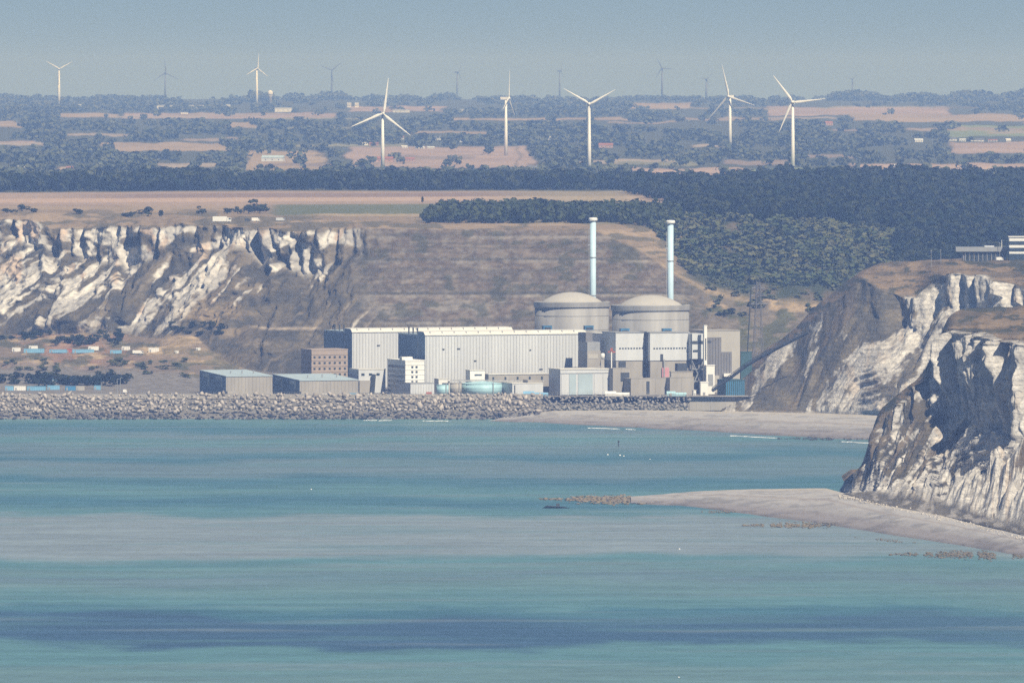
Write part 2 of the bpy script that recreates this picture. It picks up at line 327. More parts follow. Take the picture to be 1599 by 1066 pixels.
# distant farmland: woods floor, with the fields laid into it
far = sstep(7.95, 8.02, S)
FIELDS = [(545, 812, 229, 262, pink), (380, 500, 236, 266, tan), (985, 1165, 262, 275, pink * 1.1), (1165, 1330, 262, 271, green * 1.6), (1330, 1620, 255, 277, pink * 1.15),
          (1485, 1700, 222, 240, pink), (1480, 1640, 196, 214, green * 1.7), (1195, 1480, 166, 181, pink), (1330, 1640, 178, 190, tan), (90, 180, 177, 184, tan), (190, 525, 176, 186, pink * .95), (150, 358, 222, 236, tan),
          (355, 400, 192, 200, tan), (985, 1085, 160, 172, tan), (540, 700, 166, 175, pink), (-200, 30, 190, 198, tan), (-100, 60, 220, 227, pink), (810, 830, 228, 262, pink), (90, 130, 260, 266, tan),
          (-400, -50, 240, 262, pink), (700, 980, 184, 188, tan), (640, 760, 205, 209, tan), (1700, 2000, 170, 190, tan)]
_fr = random.Random(3)
for _ in range(34):
    _x = _fr.uniform(-150, 1650); _r = _fr.uniform(163, 258); _w = _fr.uniform(40, 200); _k = .35 + (_r - 160) / 90
    FIELDS.append((_x, _x + _w, _r, _r + _fr.uniform(3, 6) * _k, np.array(_fr.choice(((0.30, 0.235, 0.165), (0.22, 0.21, 0.12), (0.33, 0.27, 0.2), (0.26, 0.2, 0.15))))))
def field_at(x, r):
    x = np.asarray(x, float); r = np.asarray(r, float)
    w = 11 * (fbm(x / 30, r / 9, 171) - 0.5); m = np.zeros(np.broadcast(x, r).shape); cc = np.zeros(m.shape + (3,))
    for x0, x1, a, b, c in FIELDS:
        t = sstep(x0 - 6, x0 + 6, x + 3 * w) * sstep(x1 + 6, x1 - 6, x + 3 * w) * sstep(a - 1.2, a + 1.2, r + w * .6) * sstep(b + 1.2, b - 1.2, r + w * .6)
        m = np.maximum(m, t); cc = mixc(cc, c, t)
    return m, cc
fm, fc = field_at(LX, row)
strips = 0.85 + 0.3 * vnoise(LX / 70, row / 2.5, 173)
fcol = mixc((0.085, 0.09, 0.055), fc * strips[..., None], fm)
col = mixc(col, fcol, far)
M_land = attr_mat('land_surface', 0.16, 0.38, 0.8, 2.2)
land = struct(link('coastal_hills', grid_mesh('coastal_hills', P, M_land, col)))

def ground(x, Y):
    """height of the land at photo column x and distance Y (columns are straight lines of sight in plan)"""
    j = int(np.clip(np.searchsorted(xs, x), 0, len(xs) - 1)); yy = Yd[:, j]; o = np.argsort(yy)
    return float(np.interp(Y, yy[o], Zd[o, j]))
def depth_for_row(x, r, lo=7000, hi=24800):
    """distance at which the land seen in column x shows in row r (beyond lo)"""
    j = int(np.clip(np.searchsorted(xs, x), 0, len(xs) - 1)); yy = Yd[:, j]; k = (yy > lo) & (yy < hi)
    rr = row[k, j]; yk = yy[k]; rr = np.maximum.accumulate(rr[::-1])[::-1]
    return float(np.interp(-r, -rr, yk))

# ================================================================== HEADLANDS on the near side of the bay
def headland(name, ST, xs, nsub, scarp_seg, seed, opt):
    Yg, Zg, Sg, ctl = columns(ST, xs, nsub, 5, opt['jit'])
    X = np.broadcast_to(xs, Yg.shape); S = np.broadcast_to(Sg[:, None], Yg.shape)
    r0 = EYE + (CAM_H - Zg) * F / Yg
    ftr = np.broadcast_to(EYE + (CAM_H - ctl[scarp_seg, :, 1]) * F / ctl[scarp_seg, :, 0], Yg.shape)
    sc = sstep(scarp_seg - .08, scarp_seg + .1, S) * sstep(scarp_seg + 1.1, scarp_seg + .97, S)
    body = sstep(opt.get('s0', 0.0), opt.get('s0', 0.0) + 0.3, S) * sstep(scarp_seg + 1.2, scarp_seg + 0.95, S)
    # metres along the foot of the cliff, sheared down the fall line
    bx = PX(xs, ctl[0, :, 0]); s_ = np.concatenate([[0], np.cumsum(np.hypot(np.diff(bx), np.diff(ctl[0, :, 0])))])
    xe = np.concatenate([[xs[0] - 500], xs, [xs[-1] + 500]]); se = np.concatenate([[s_[0] - 250], s_, [s_[-1] + 400]])
    qq = X + opt['shear'] * (r0 - ftr) * (1 - sc) + 8 * (fbm(X / 30, r0 / 30, seed) - .5)
    u = np.interp(qq, xe, se); v = Zg; su = np.interp(X, xe, se)
    rib = fbm(u / 42, v / 120, seed + 1, 3); rib2 = fbm(u / 14, v / 45, seed + 2, 4); rk = fbm(u / 4.5, v / 5.5, seed + 3, 4)
    n2 = fbm(su / 4, v / 4, seed + 9, 3)
    but = np.abs(vnoise(su / 20 + .9 * fbm(su / 40, v / 40, seed + 8), v / 110, seed + 4) - .5) * 2
    d = body * ((1 - sc) * opt['amp'] * (26 * (rib - .5) + 17 * (rib2 - .5) + 7 * (rk - .5)) + sc * opt['wamp'] * (24 * (rib - .5) + 15 * (but - .4) + 13 * (rib2 - .5) + 4.5 * (rk - .5)))
    d = d * opt['calm'](X, r0)
    dz = sstep(scarp_seg + 1.05, scarp_seg + 1.6, S) * 5 * (fbm(X / 40, Yg / 60, seed + 5) - .5)
    if 's0' in opt: dz = dz + sstep(.02, .3, S) * sstep(1.3, .9, S) * np.clip((Zg - 5) * .8, 0, 13) * (2.2 * (fbm((X + .55 * r0) / 22, r0 / 90, seed + 33, 3) - .5) + 1.0 * (fbm((X + .4 * r0) / 7, r0 / 26, seed + 34, 3) - .5))
    ph = R(opt['phi']); Y2 = Yg - d * math.cos(ph); Z2 = Zg + dz; Z2[0] = -2
    if opt.get('ramp'): Z2 = -2 + (Z2 + 2) * sstep(opt['ramp'][0], opt['ramp'][1], X)
    P = np.stack([(X - 799.5) * Y2 / F - d * math.sin(ph), Y2, Z2], -1)
    n1 = fbm(u / 12, v / 19, seed + 11, 5); n3 = fbm(u / 36, v / 44, seed + 12, 3)
    c = mixc(turf * opt.get('turf', .95), turfd * opt.get('turf', 1.0), sstep(.35, .65, fbm(su / 10, v / 9, seed + 13)))
    c = mixc(c, (0.19, 0.15, 0.105), sstep(.5, .66, fbm(u / 14, v / 34, seed + 14)) * .7)
    ck = sstep(.47, .53, n1 * .55 + n3 * .45 + .26 * (n2 - .5) + opt['bias'](X, r0)) * sstep(scarp_seg + 1.0, scarp_seg + .9, S + .3 * (fbm(su / 5, 0, seed + 15) - .5))
    ck = np.maximum(ck, sc * sstep(.66, .56, fbm(su / 14, v / 12, seed + 16) + opt['scb'](X, r0)))
    cc = mixc(chalk, chalkd, sstep(.42, .7, fbm(u / 5, v / 20, seed + 17)) * .8)
    cc = mixc(cc, (0.50, 0.38, 0.26), .4 * sstep(.64, .74, fbm(su / 13, v / 28, seed + 18)))
    cc = mixc(cc, (0.24, 0.22, 0.19), .7 * sstep(.58, .7, rk) * (1 - sc))
    cc = mixc(cc, (0.40, 0.37, 0.33), .35 * sstep(.52, .6, vnoise(0 * v, v / 2.2, seed + 21)) * sc)
    c = mixc(c, cc, ck)
    up = sstep(scarp_seg + 1.0, scarp_seg + 1.12, S)
    uc = mixc((0.25, 0.185, 0.115), (0.15, 0.12, 0.08), sstep(.45, .6, fbm(X / 46, r0 / 7, seed + 19)))
    uc = mixc(uc, (0.06, 0.065, 0.042), .85 * sstep(.56, .62, fbm(X / 24, r0 / 6, seed + 20)))
    c = mixc(c, uc, up)
    c = mixc(c, (0.33, 0.29, 0.25), sstep(.12, 0.0, S) * .6)
    if 's0' in opt: c = mixc(c, mixc((0.34, 0.31, 0.275), (0.11, 0.095, 0.07), sstep(.36, .56, fbm(X / 12, r0 / 7, seed + 31, 4))), sstep(1.02, .85, S) * .9 * sstep(9, 6, Zg))
    o = struct(link(name, grid_mesh(name, P, opt['mat'], c))); return o, Y2, Z2, EYE + (CAM_H - Z2) * F / Y2
M_cliff = attr_mat('chalk_cliff_surface', 0.22, 0.3, 0.8, 2.0, crack=.33)

def dp(x, *pts): return prof(*pts)
BZ = 4.0      # height of the beach at the cliff foot
MID = {}
def mid(x, yb, ylow, yfoot, ytop, ysh, Yb, dtop=105):
    MID[x] = prof((yb, Yb), (ylow, Yb + dtop * .25), (yfoot, Yb + dtop * .85), (ytop, Yb + dtop), (ysh, Yb + dtop + 130), ('z', ZZ(ysh, Yb + dtop + 130) - 3, Yb + dtop + 380), ('z', 20, Yb + dtop + 520))
for x, yb, ylow, yfoot, ytop, ysh in ((1128, 641, 639, 637, 635, 634), (1150, 641, 628, 612, 600, 596), (1200, 643, 620, 578, 556, 551), (1240, 644, 615, 548, 526, 520), (1280, 645, 610, 512, 488, 482), (1320, 647, 600, 482, 455, 448), (1345, 648, 598, 476, 436, 426),
        (1372, 650, 598, 500, 448, 415), (1400, 651, 600, 512, 462, 412), (1432, 652, 605, 515, 468, 411), (1452, 653, 600, 498, 446, 410), (1470, 654, 595, 478, 430, 409), (1520, 657, 595, 474, 430, 408), (1560, 660, 595, 472, 434, 408), (1580, 661, 595, 478, 446, 408), (1640, 665, 600, 486, 452, 406), (1800, 666, 610, 490, 455, 405), (2000, 666, 620, 495, 460, 405)):
    mid(x, yb, ylow, yfoot, ytop, ysh, YZ(yb, 5.0), 120)
gb = lambda X, r: .0 + .07 * sstep(1390, 1440, X) + .10 * sstep(590, 640, r) * sstep(1180, 1230, X) - .16 * np.exp(-((X + .95 * r - 1815) / 55) ** 2) - .03 * sstep(1330, 1290, X) - .12 * sstep(520, 470, r) * sstep(1430, 1380, X)
mid_o, midY, midZ, midR = headland('far_headland', MID, np.concatenate([np.arange(1128, 1600, 1.5), np.arange(1600, 2001, 8)]), [26, 90, 34, 30, 12, 6], 2, 300,
    dict(turf=1.5, shear=.95, amp=.8, wamp=.9, phi=42, jit=((2, 9, 40, 311), (3, 3, 30, 313)), calm=lambda X, r: .3 + .7 * sstep(1300, 1400, X + .5 * (r - 560)), bias=gb, scb=lambda X, r: .0 + .5 * sstep(1412, 1380, X) + .5 * sstep(1560, 1580, X), mat=M_cliff))

NEAR = {}
# x, row of the foot, distance of the face (set back over a low apron shaped so sun reaches it), rows of scarp foot, brow and shoulder, depth of the face, depth of the shoulder
for x, yb, Y1, z1, yf, yt, ysh, dt, shd in ((1300, 772, 4830, 3, 771, 770, 769, 20, 10), (1328, 776, 4815, 5, 762, 757, 756, 40, 20), (1345, 780, 4800, 6, 750, 738, 735, 40, 30), (1356, 783, 4792, 7, 722, 700, 696, 48, 40), (1370, 786, 4785, 8, 690, 652, 647, 58, 60), (1400, 793, 4778, 9, 672, 628, 621, 66, 90),
        (1440, 801, 4772, 10, 655, 594, 584, 80, 120), (1464, 805, 4768, 11, 650, 552, 538, 80, 180), (1482, 808, 4764, 13, 650, 514, 494, 76, 240), (1505, 813, 4757, 17, 655, 520, 480, 60, 330), (1550, 825, 4728, 24, 668, 526, 479, 46, 330), (1599, 839, 4692, 30, 680, 536, 478, 42, 330), (1640, 848, 4670, 32, 690, 542, 478, 42, 330), (1700, 846, 4660, 32, 690, 542, 478, 42, 330), (1800, 836, 4660, 30, 690, 540, 478, 42, 330), (2000, 815, 4680, 24, 680, 536, 478, 42, 330)):
    Yt = Y1 + dt
    NEAR[x] = prof((yb, YZ(yb, BZ)), ('z', z1, Y1), (yf, Y1 + dt * .62), (yt, Yt), (ysh, Yt + shd), ('z', ZZ(ysh, Yt + shd) - 4, Yt + shd + 120), ('z', 3, Yt + shd + 260))
nb = lambda X, r: .03 - .09 * np.exp(-((X + .95 * r - 2140) / 60) ** 2) + .12 * sstep(730, 770, r) + .10 * sstep(1520, 1560, X)
near_o, nearY, nearZ, nearR = headland('near_headland', NEAR, np.concatenate([np.arange(1300, 1460, 1.2), np.arange(1460, 1640, .45), np.arange(1640, 2001, 6)]), [46, 90, 60, 36, 10, 6], 2, 400,
    dict(s0=.75, shear=.75, amp=.75, wamp=1.0, phi=66, jit=((2, 12, 40, 411), (3, 3, 30, 413)), calm=lambda X, r: .7 + .3 * sstep(1400, 1480, X), bias=nb, scb=lambda X, r: -.06 + .3 * sstep(1470, 1440, X), mat=M_cliff, ramp=(1302, 1332)))

# ================================================================== SEA, BEACHES, REEFS
def sea_material():
    m = bpy.data.materials.new('sea_water'); m.use_nodes = True; nt = m.node_tree; N = nt.nodes; Lk = nt.links
    b = N['Principled BSDF']; b.inputs['IOR'].default_value = 1.33; b.inputs['Specular IOR Level'].default_value = 0.5
    tc = N.new('ShaderNodeTexCoord'); sp = N.new('ShaderNodeSeparateXYZ'); Lk.new(tc.outputs['Object'], sp.inputs[0])
    def noise(sx, sy, detail=4, seed=0.0):
        mp = N.new('ShaderNodeMapping'); mp.inputs['Scale'].default_value = (sx, sy, 1); mp.inputs['Location'].default_value = (seed, seed * 1.7, 0)
        nz = N.new('ShaderNodeTexNoise'); nz.inputs['Scale'].default_value = 1.0; nz.inputs['Detail'].default_value = detail
        Lk.new(tc.outputs['Object'], mp.inputs[0]); Lk.new(mp.outputs[0], nz.inputs['Vector']); return nz.outputs[0]
    def math_(op, a, c=None, d=None):
        n = N.new('ShaderNodeMath'); n.operation = op
        for i, v in enumerate((a, c, d)):
            if v is None: continue
            if isinstance(v, (int, float)): n.inputs[i].default_value = v
            else: Lk.new(v, n.inputs[i])
        return n.outputs[0]
    # position along the sight line, bent by slow noise so the slicks wander
    w1 = math_('MULTIPLY_ADD', noise(1 / 240, 1 / 900, 3, 3.1), 420, -210)
    w2 = math_('MULTIPLY_ADD', noise(1 / 60, 1 / 260, 4, 7.7), 110, -55)
    w3 = math_('MULTIPLY_ADD', noise(1 / 30, 1 / 45, 5, 5.3), 90, -45)
    yw = math_('ADD', math_('ADD', math_('ADD', sp.outputs[1], w1), w2), w3)
    p = math_('MULTIPLY_ADD', yw, 1 / 2900.0, -3200 / 2900.0)
    cr = N.new('ShaderNodeValToRGB'); Lk.new(p, cr.inputs[0]); e = cr.color_ramp
    e.interpolation = 'EASE'
    T = (0.100, 0.215, 0.222); G = (0.130, 0.225, 0.222); SL = (0.225, 0.275, 0.285); D = (0.045, 0.10, 0.16); B = (0.055, 0.15, 0.185); Lt = (0.13, 0.20, 0.22)  # pale SL paints the sky's reflection in the slicks into the base colour
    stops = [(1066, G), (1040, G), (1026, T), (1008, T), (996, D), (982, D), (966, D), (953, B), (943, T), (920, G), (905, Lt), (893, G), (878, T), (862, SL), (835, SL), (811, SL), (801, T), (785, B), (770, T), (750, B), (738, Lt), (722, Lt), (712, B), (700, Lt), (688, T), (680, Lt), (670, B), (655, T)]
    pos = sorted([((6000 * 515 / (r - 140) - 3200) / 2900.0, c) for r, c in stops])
    e.elements[0].position = pos[0][0]; e.elements[0].color = pos[0][1] + (1,)
    e.elements[1].position = pos[-1][0]; e.elements[1].color = pos[-1][1] + (1,)
    for q_, c in pos[1:-1]:
        n = e.elements.new(q_); n.color = c + (1,)
    # fine streaks
    st1 = noise(1 / 90, 1 / 26, 5, 11.0)
    rp = N.new('ShaderNodeMapRange'); rp.inputs[1].default_value = .35; rp.inputs[2].default_value = .65; rp.inputs[3].default_value = .86; rp.inputs[4].default_value = 1.14; Lk.new(st1, rp.inputs[0])
    sc_ = N.new('ShaderNodeVectorMath'); sc_.operation = 'SCALE'; Lk.new(cr.outputs[0], sc_.inputs[0]); Lk.new(rp.outputs[0], sc_.inputs['Scale'])
    def ramp(v, a, c):
        n = N.new('ShaderNodeMapRange'); n.interpolation_type = 'SMOOTHSTEP'; n.inputs[1].default_value = a; n.inputs[2].default_value = c; Lk.new(v, n.inputs[0]); return n.outputs[0]
    def blend(base, colr, f):
        n = N.new('ShaderNodeMix'); n.data_type = 'RGBA'; Lk.new(f, n.inputs[0]); Lk.new(base, n.inputs[6]); n.inputs[7].default_value = colr + (1,); return n.outputs[2]
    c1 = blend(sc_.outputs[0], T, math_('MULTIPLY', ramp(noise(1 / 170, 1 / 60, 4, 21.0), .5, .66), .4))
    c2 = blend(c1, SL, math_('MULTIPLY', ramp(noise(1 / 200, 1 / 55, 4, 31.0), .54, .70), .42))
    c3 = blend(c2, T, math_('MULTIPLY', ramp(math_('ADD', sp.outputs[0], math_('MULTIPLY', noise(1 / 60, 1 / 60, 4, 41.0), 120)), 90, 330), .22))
    fine = N.new('ShaderNodeMapRange'); fine.inputs[1].default_value = .3; fine.inputs[2].default_value = .7; fine.inputs[3].default_value = .9; fine.inputs[4].default_value = 1.1; Lk.new(noise(1 / 10, 1 / 12, 5, 51.0), fine.inputs[0])
    c4 = N.new('ShaderNodeVectorMath'); c4.operation = 'SCALE'; Lk.new(c3, c4.inputs[0]); Lk.new(fine.outputs[0], c4.inputs['Scale'])
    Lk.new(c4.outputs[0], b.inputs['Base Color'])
    b.inputs['Roughness'].default_value = 0.42
    bp = N.new('ShaderNodeBump'); bp.inputs['Strength'].default_value = 0.35; bp.inputs['Distance'].default_value = 0.6
    Lk.new(noise(1 / 4.0, 1 / 9.0, 4, 2.0), bp.inputs['Height']); Lk.new(bp.outputs[0], b.inputs['Normal'])
    return m
mb = MB(); mb.add([(-7800, -1400, 0), (7800, -1400, 0), (7800, 33900, 0), (-7800, 33900, 0)], [(0, 1, 2, 3)])
sea = struct(mb.build('sea', sea_material()))

M_beach = attr_mat('shingle_beach_surface', 0.4, 0.22, 0.6, 0.6)
def beach(name, near_pts, far_pts, n=260, rows=40, zback=BZ, ridge=None, cols=None):
    """shingle between a water line and a back line; points are (column, row[, height])"""
    u = np.linspace(0, 1, n); xsn = np.interp(u, np.linspace(0, 1, len(near_pts)), [p[0] for p in near_pts])
    yn = np.interp(u, np.linspace(0, 1, len(near_pts)), [p[1] for p in near_pts]); yf = np.interp(u, np.linspace(0, 1, len(far_pts)), [p[1] for p in far_pts])
    xf = np.interp(u, np.linspace(0, 1, len(far_pts)), [p[0] for p in far_pts]); zf = np.interp(u, np.linspace(0, 1, len(far_pts)), [p[2] for p in far_pts])
    yn = yn + 2.0 * (fbm(xsn / 40, 0, 501) - .5)
    Yn = YZ(yn, 0.0); Xn = PX(xsn, Yn); Yf = YZ(yf, zf); Xf = PX(xf, Yf)
    t = np.linspace(-0.06, 1, rows)[:, None]
    X = Xn * (1 - t) + Xf * t; Y = Yn * (1 - t) + Yf * t
    pr = np.sin(np.clip(t, -.1, 1) * math.pi) * (ridge or 0)
    Z = zf * np.sign(t) * np.abs(t) ** .8 + pr + .5 * (fbm(X / 14, Y / 50, 503) - .5) * sstep(.05, .2, t)
    c0 = mixc((0.30, 0.285, 0.275), (0.38, 0.365, 0.35), sstep(.3, .6, t + .4 * (fbm(X / 50, Y / 30, 505) - .5)))
    c0 = mixc(c0, (0.215, 0.19, 0.185), sstep(.16, .05, np.abs(t - .13 - .1 * (fbm(X / 60, 0, 507) - .5))) * .6)
    c0 = mixc(c0, (0.16, 0.145, 0.14), sstep(.10, .02, t) * .8)
    c0 = mixc(c0, c0 * .75, sstep(.5, .66, fbm(X / 9, Y / 16, 509)))
    c0 = mixc(c0, (0.27, 0.23, 0.2), .7 * np.exp(-((t - .55 - .12 * (fbm(X / 50, 0, 511) - .5)) / .03) ** 2))
    c0 = mixc(c0, (0.44, 0.40, 0.335), sstep(.84, .96, t) * .7)
    me = grid_mesh(name, np.stack([X, Y, Z], -1), M_beach, c0)
    return struct(link(name, me))
beach('bay_beach', [(765, 657), (850, 660), (1000, 668), (1150, 676), (1280, 684), (1370, 687), (1480, 700)],
      [(790, 650, 1.5), (860, 641, 5), (1000, 640, 5.5), (1140, 642, 6), (1290, 645, 6), (1400, 650, 6), (1520, 656, 6)])
beach('shingle_spit', [(985, 786), (1060, 789), (1150, 800), (1300, 820), (1400, 836), (1500, 851), (1599, 868), (1760, 872), (1960, 850)],
      [(985, 776, 0), (1080, 767, 0.2), (1180, 763, .8), (1290, 762, 3.0), (1380, 788, 4.2), (1470, 805, 4.2), (1560, 827, 4.2), (1720, 845, 4.2), (1960, 812, 4.5)], ridge=1.6)

# ---- rocks: a shared stock of angular boulder meshes
def rock_arrays(seed, n=11, el=(1.0, .8, .7)):
    r = np.random.default_rng(seed); v = r.normal(size=(n, 3)); v /= np.linalg.norm(v, axis=1)[:, None]; v *= (0.8 + .3 * r.random((n, 1))) * np.array(el)
    import bmesh
    bm = bmesh.new()
    for p in v: bm.verts.new(p)
    h = bmesh.ops.convex_hull(bm, input=bm.verts); bmesh.ops.delete(bm, geom=[g for g in h['geom_interior'] if isinstance(g, bmesh.types.BMVert)], context='VERTS')
    bmesh.ops.triangulate(bm, faces=bm.faces); bm.verts.index_update()
    V = np.array([p.co for p in bm.verts]); T = np.array([[q.index for q in f.verts] for f in bm.faces]); bm.free(); return V, T
ROCKS = [rock_arrays(50 + i, 10, [(1, .8, .75), (1.2, .7, .7), (.9, .8, 1.15), (.8, .8, .8), (1.3, .8, .6), (.75, .7, 1.3)][i % 6]) for i in range(12)]
def rand_rot(n):
    a = rng.normal(size=(n, 4)); a /= np.linalg.norm(a, axis=1)[:, None]; w, x, y, z = a.T
    return np.stack([np.stack([1 - 2 * (y * y + z * z), 2 * (x * y - z * w), 2 * (x * z + y * w)], -1), np.stack([2 * (x * y + z * w), 1 - 2 * (x * x + z * z), 2 * (y * z - x * w)], -1), np.stack([2 * (x * z - y * w), 2 * (y * z + x * w), 1 - 2 * (x * x + y * y)], -1)], -2)
def scatter_rocks(name, pos, size, m, parent=None, flat=1.0):
    V = []; T = []; o = 0; RR = rand_rot(len(pos))
    for i, (p, s) in enumerate(zip(pos, size)):
        rv, rt = ROCKS[i % len(ROCKS)]; v = rv @ RR[i].T * s; v[:, 2] *= flat; V.append(v + p); T.append(rt + o); o += len(rv)
    return stuff(link(name, fast_mesh(name, np.concatenate(V), np.concatenate(T), m, smooth=False), parent))
def rock_mat(name, dry, wet, zw, var=.25):
    m = bpy.data.materials.new(name); m.use_nodes = True; nt = m.node_tree; N = nt.nodes; Lk = nt.links; b = N['Principled BSDF']; b.inputs['Roughness'].default_value = .9
    g = N.new('ShaderNodeNewGeometry'); sp = N.new('ShaderNodeSeparateXYZ'); Lk.new(g.outputs['Position'], sp.inputs[0])
    nz = N.new('ShaderNodeTexNoise'); nz.inputs['Scale'].default_value = .25; nz.inputs['Detail'].default_value = 5; Lk.new(g.outputs['Position'], nz.inputs['Vector'])
    ad = N.new('ShaderNodeMath'); ad.operation = 'MULTIPLY_ADD'; Lk.new(nz.outputs[0], ad.inputs[0]); ad.inputs[1].default_value = -4.0; Lk.new(sp.outputs[2], ad.inputs[2])
    mr = N.new('ShaderNodeMapRange'); mr.inputs[1].default_value = zw - 3.0; mr.inputs[2].default_value = zw - 1.0; Lk.new(ad.outputs[0], mr.inputs[0])
    mx = N.new('ShaderNodeMix'); mx.data_type = 'RGBA'; mx.inputs[6].default_value = wet + (1,); mx.inputs[7].default_value = dry + (1,); Lk.new(mr.outputs[0], mx.inputs[0])
    oi = N.new('ShaderNodeObjectInfo'); a2 = N.new('ShaderNodeMath'); a2.operation = 'ADD'; Lk.new(nz.outputs[0], a2.inputs[0]); Lk.new(oi.outputs['Random'], a2.inputs[1])
    m2 = N.new('ShaderNodeMapRange'); m2.inputs[1].default_value = .3; m2.inputs[2].default_value = 1.7; m2.inputs[3].default_value = 1 - var; m2.inputs[4].default_value = 1 + var; Lk.new(a2.outputs[0], m2.inputs[0])
    sc = N.new('ShaderNodeVectorMath'); sc.operation = 'SCALE'; Lk.new(mx.outputs[2], sc.inputs[0]); Lk.new(m2.outputs[0], sc.inputs['Scale']); Lk.new(sc.outputs[0], b.inputs['Base Color']); return m
M_block = rock_mat('breakwater_stone', (0.37, 0.33, 0.29), (0.08, 0.075, 0.08), 5.2, .4)
M_grey = rock_mat('grey_revetment_stone', (0.25, 0.235, 0.22), (0.2, 0.19, 0.18), 0.0)
M_reef = rock_mat('weedy_reef_rock', (0.30, 0.24, 0.17), (0.15, 0.125, 0.085), 1.2)
M_dark = rock_mat('dark_reef_rock', (0.085, 0.08, 0.075), (0.05, 0.05, 0.05), 1.4)

M_fill = mat('core_stone_gap_shade', (0.17, 0.16, 0.145), .95, .2, .3)  # core stone darkened to carry the shade of gaps between boulders
def revet(name, label, x0, x1, Y0, Y1, z0, z1, n, m, size, nparts, base_fun=None):
    root = thing(name, label, 'breakwater', (PX((x0 + x1) / 2, Y0), Y0, 0))
    inv = Vector(root.location)
    mb = MB(); mb.prism([(Y0 + 4, z0 - 3), (Y1 + 5, z1 - 4.2), (Y1 + 14, z1 - 3.4), (Y1 + 14, z0 - 2)], PX(x0, Y0), PX(x1, Y0))
    mb.v = [tuple(Vector(v) - inv) for v in mb.v]; mb.build('core', M_fill, root)
    pos = []; sz = []
    rows_ = max(4, int((z1 - z0) / (size * .66))); cols_ = int((PX(x1, Y0) - PX(x0, Y0)) / (size * .98))
    for r in range(rows_):
        for c in range(cols_):
            t = (r + .5 + rnd.uniform(-.35, .35)) / rows_; u = (c + .5 * (r % 2) + rnd.uniform(-.35, .35)) / cols_
            if u > 1: continue
            pos.append((PX(x0 + (x1 - x0) * u, Y0), Y0 + (Y1 - Y0) * t - rnd.uniform(-.5, 1.6), z0 + (z1 - z0) * t + rnd.uniform(-.5, .7))); sz.append(size * (.34 + .62 * rnd.random() ** 1.4))
    o = np.argsort(-np.array(sz)); big = o[:nparts]; rest = o[nparts:]
    for k, i in enumerate(big):
        rk = link('boulder', BMESH[(m.name, k % len(ROCKS))], root, Vector(pos[i]) - inv)
        s = sz[i]; rk.scale = (s, s, s); rk.rotation_euler = (rnd.uniform(0, 6.3), rnd.uniform(0, 6.3), rnd.uniform(0, 6.3))
    if len(rest): scatter_rocks('small_boulders', [np.array(pos[i]) - np.array(inv) for i in rest], [sz[i] for i in rest], m, root)
    return root
BMESH = {}
for m in (M_block, M_grey):
    for i, (v, t) in enumerate(ROCKS): BMESH[(m.name, i)] = fast_mesh('boulder', v, t, m, smooth=False)
revet('breakwater', 'long pale armour-stone breakwater with dark wet foot along the sea', -140, 846, 5999, 6044, 0.0, 16.2, 0, M_block, 3.1, 300)
revet('stone_revetment', 'low grey boulder revetment above the shingle at the back of the bay', 838, 1078, 6044, 6062, 5.0, 14.0, 0, M_grey, 2.6, 220)

def reef(name, x0, x1, ya, yb, n, m, smin, smax, zmax=.8):
    pos = []; sz = []
    sd = rnd.randrange(999)
    for i in range(int(n * 1.5)):
        u = min(max(rnd.gauss(.5, .26), -.06), 1.06); k = .15 + .85 * max(0, math.sin(math.pi * min(max(u, .02), .98))) ** .6
        if float(vnoise(u * (x1 - x0) / 9, .5, sd)) < .36: continue
        mid_ = (ya(u) + yb(u)) / 2; x = x0 + (x1 - x0) * u; y = mid_ + (yb(u) - ya(u)) * .5 * k * rnd.gauss(0, .6); z = rnd.uniform(-.1, zmax) * .4
        Y = YZ(y, z); pos.append((PX(x, Y), Y, z)); sz.append(smin * .6 + (smax - smin * .6) * rnd.random() ** 2.2)
    o = scatter_rocks(name, pos, sz, m, flat=.45); return o
reef('reef_rocks', 862, 1035, lambda u: 776 - 2 * u, lambda u: 782 + 6 * u, 1100, M_reef, .6, 2.3)
reef('reef_rocks', 838, 862, lambda u: 777, lambda u: 780, 40, M_reef, .5, 1.3)
reef('reef_rocks', 915, 1035, lambda u: 778, lambda u: 785, 160, M_dark, .6, 1.5)
reef('reef_rocks', 1170, 1310, lambda u: 817 - u, lambda u: 823, 480, M_reef, .5, 1.7)
reef('reef_rocks', 1262, 1310, lambda u: 813, lambda u: 822, 90, M_dark, .6, 1.7)
reef('reef_rocks', 1100, 1160, lambda u: 796, lambda u: 801, 110, M_reef, .4, 1.1)
reef('reef_rocks', 1405, 1640, lambda u: 861, lambda u: 869 + 4 * u, 900, M_reef, .5, 1.6)
reef('reef_rocks', 1470, 1640, lambda u: 845 + 8 * u, lambda u: 850 + 8 * u, 300, M_dark, .3, 1.1)
reef('reef_rocks', 1225, 1372, lambda u: 682, lambda u: 687, 420, M_dark, .5, 1.6)
reef('reef_rocks', 1340, 1430, lambda u: 837 + 8 * u, lambda u: 841 + 8 * u, 110, M_reef, .3, 1.0)
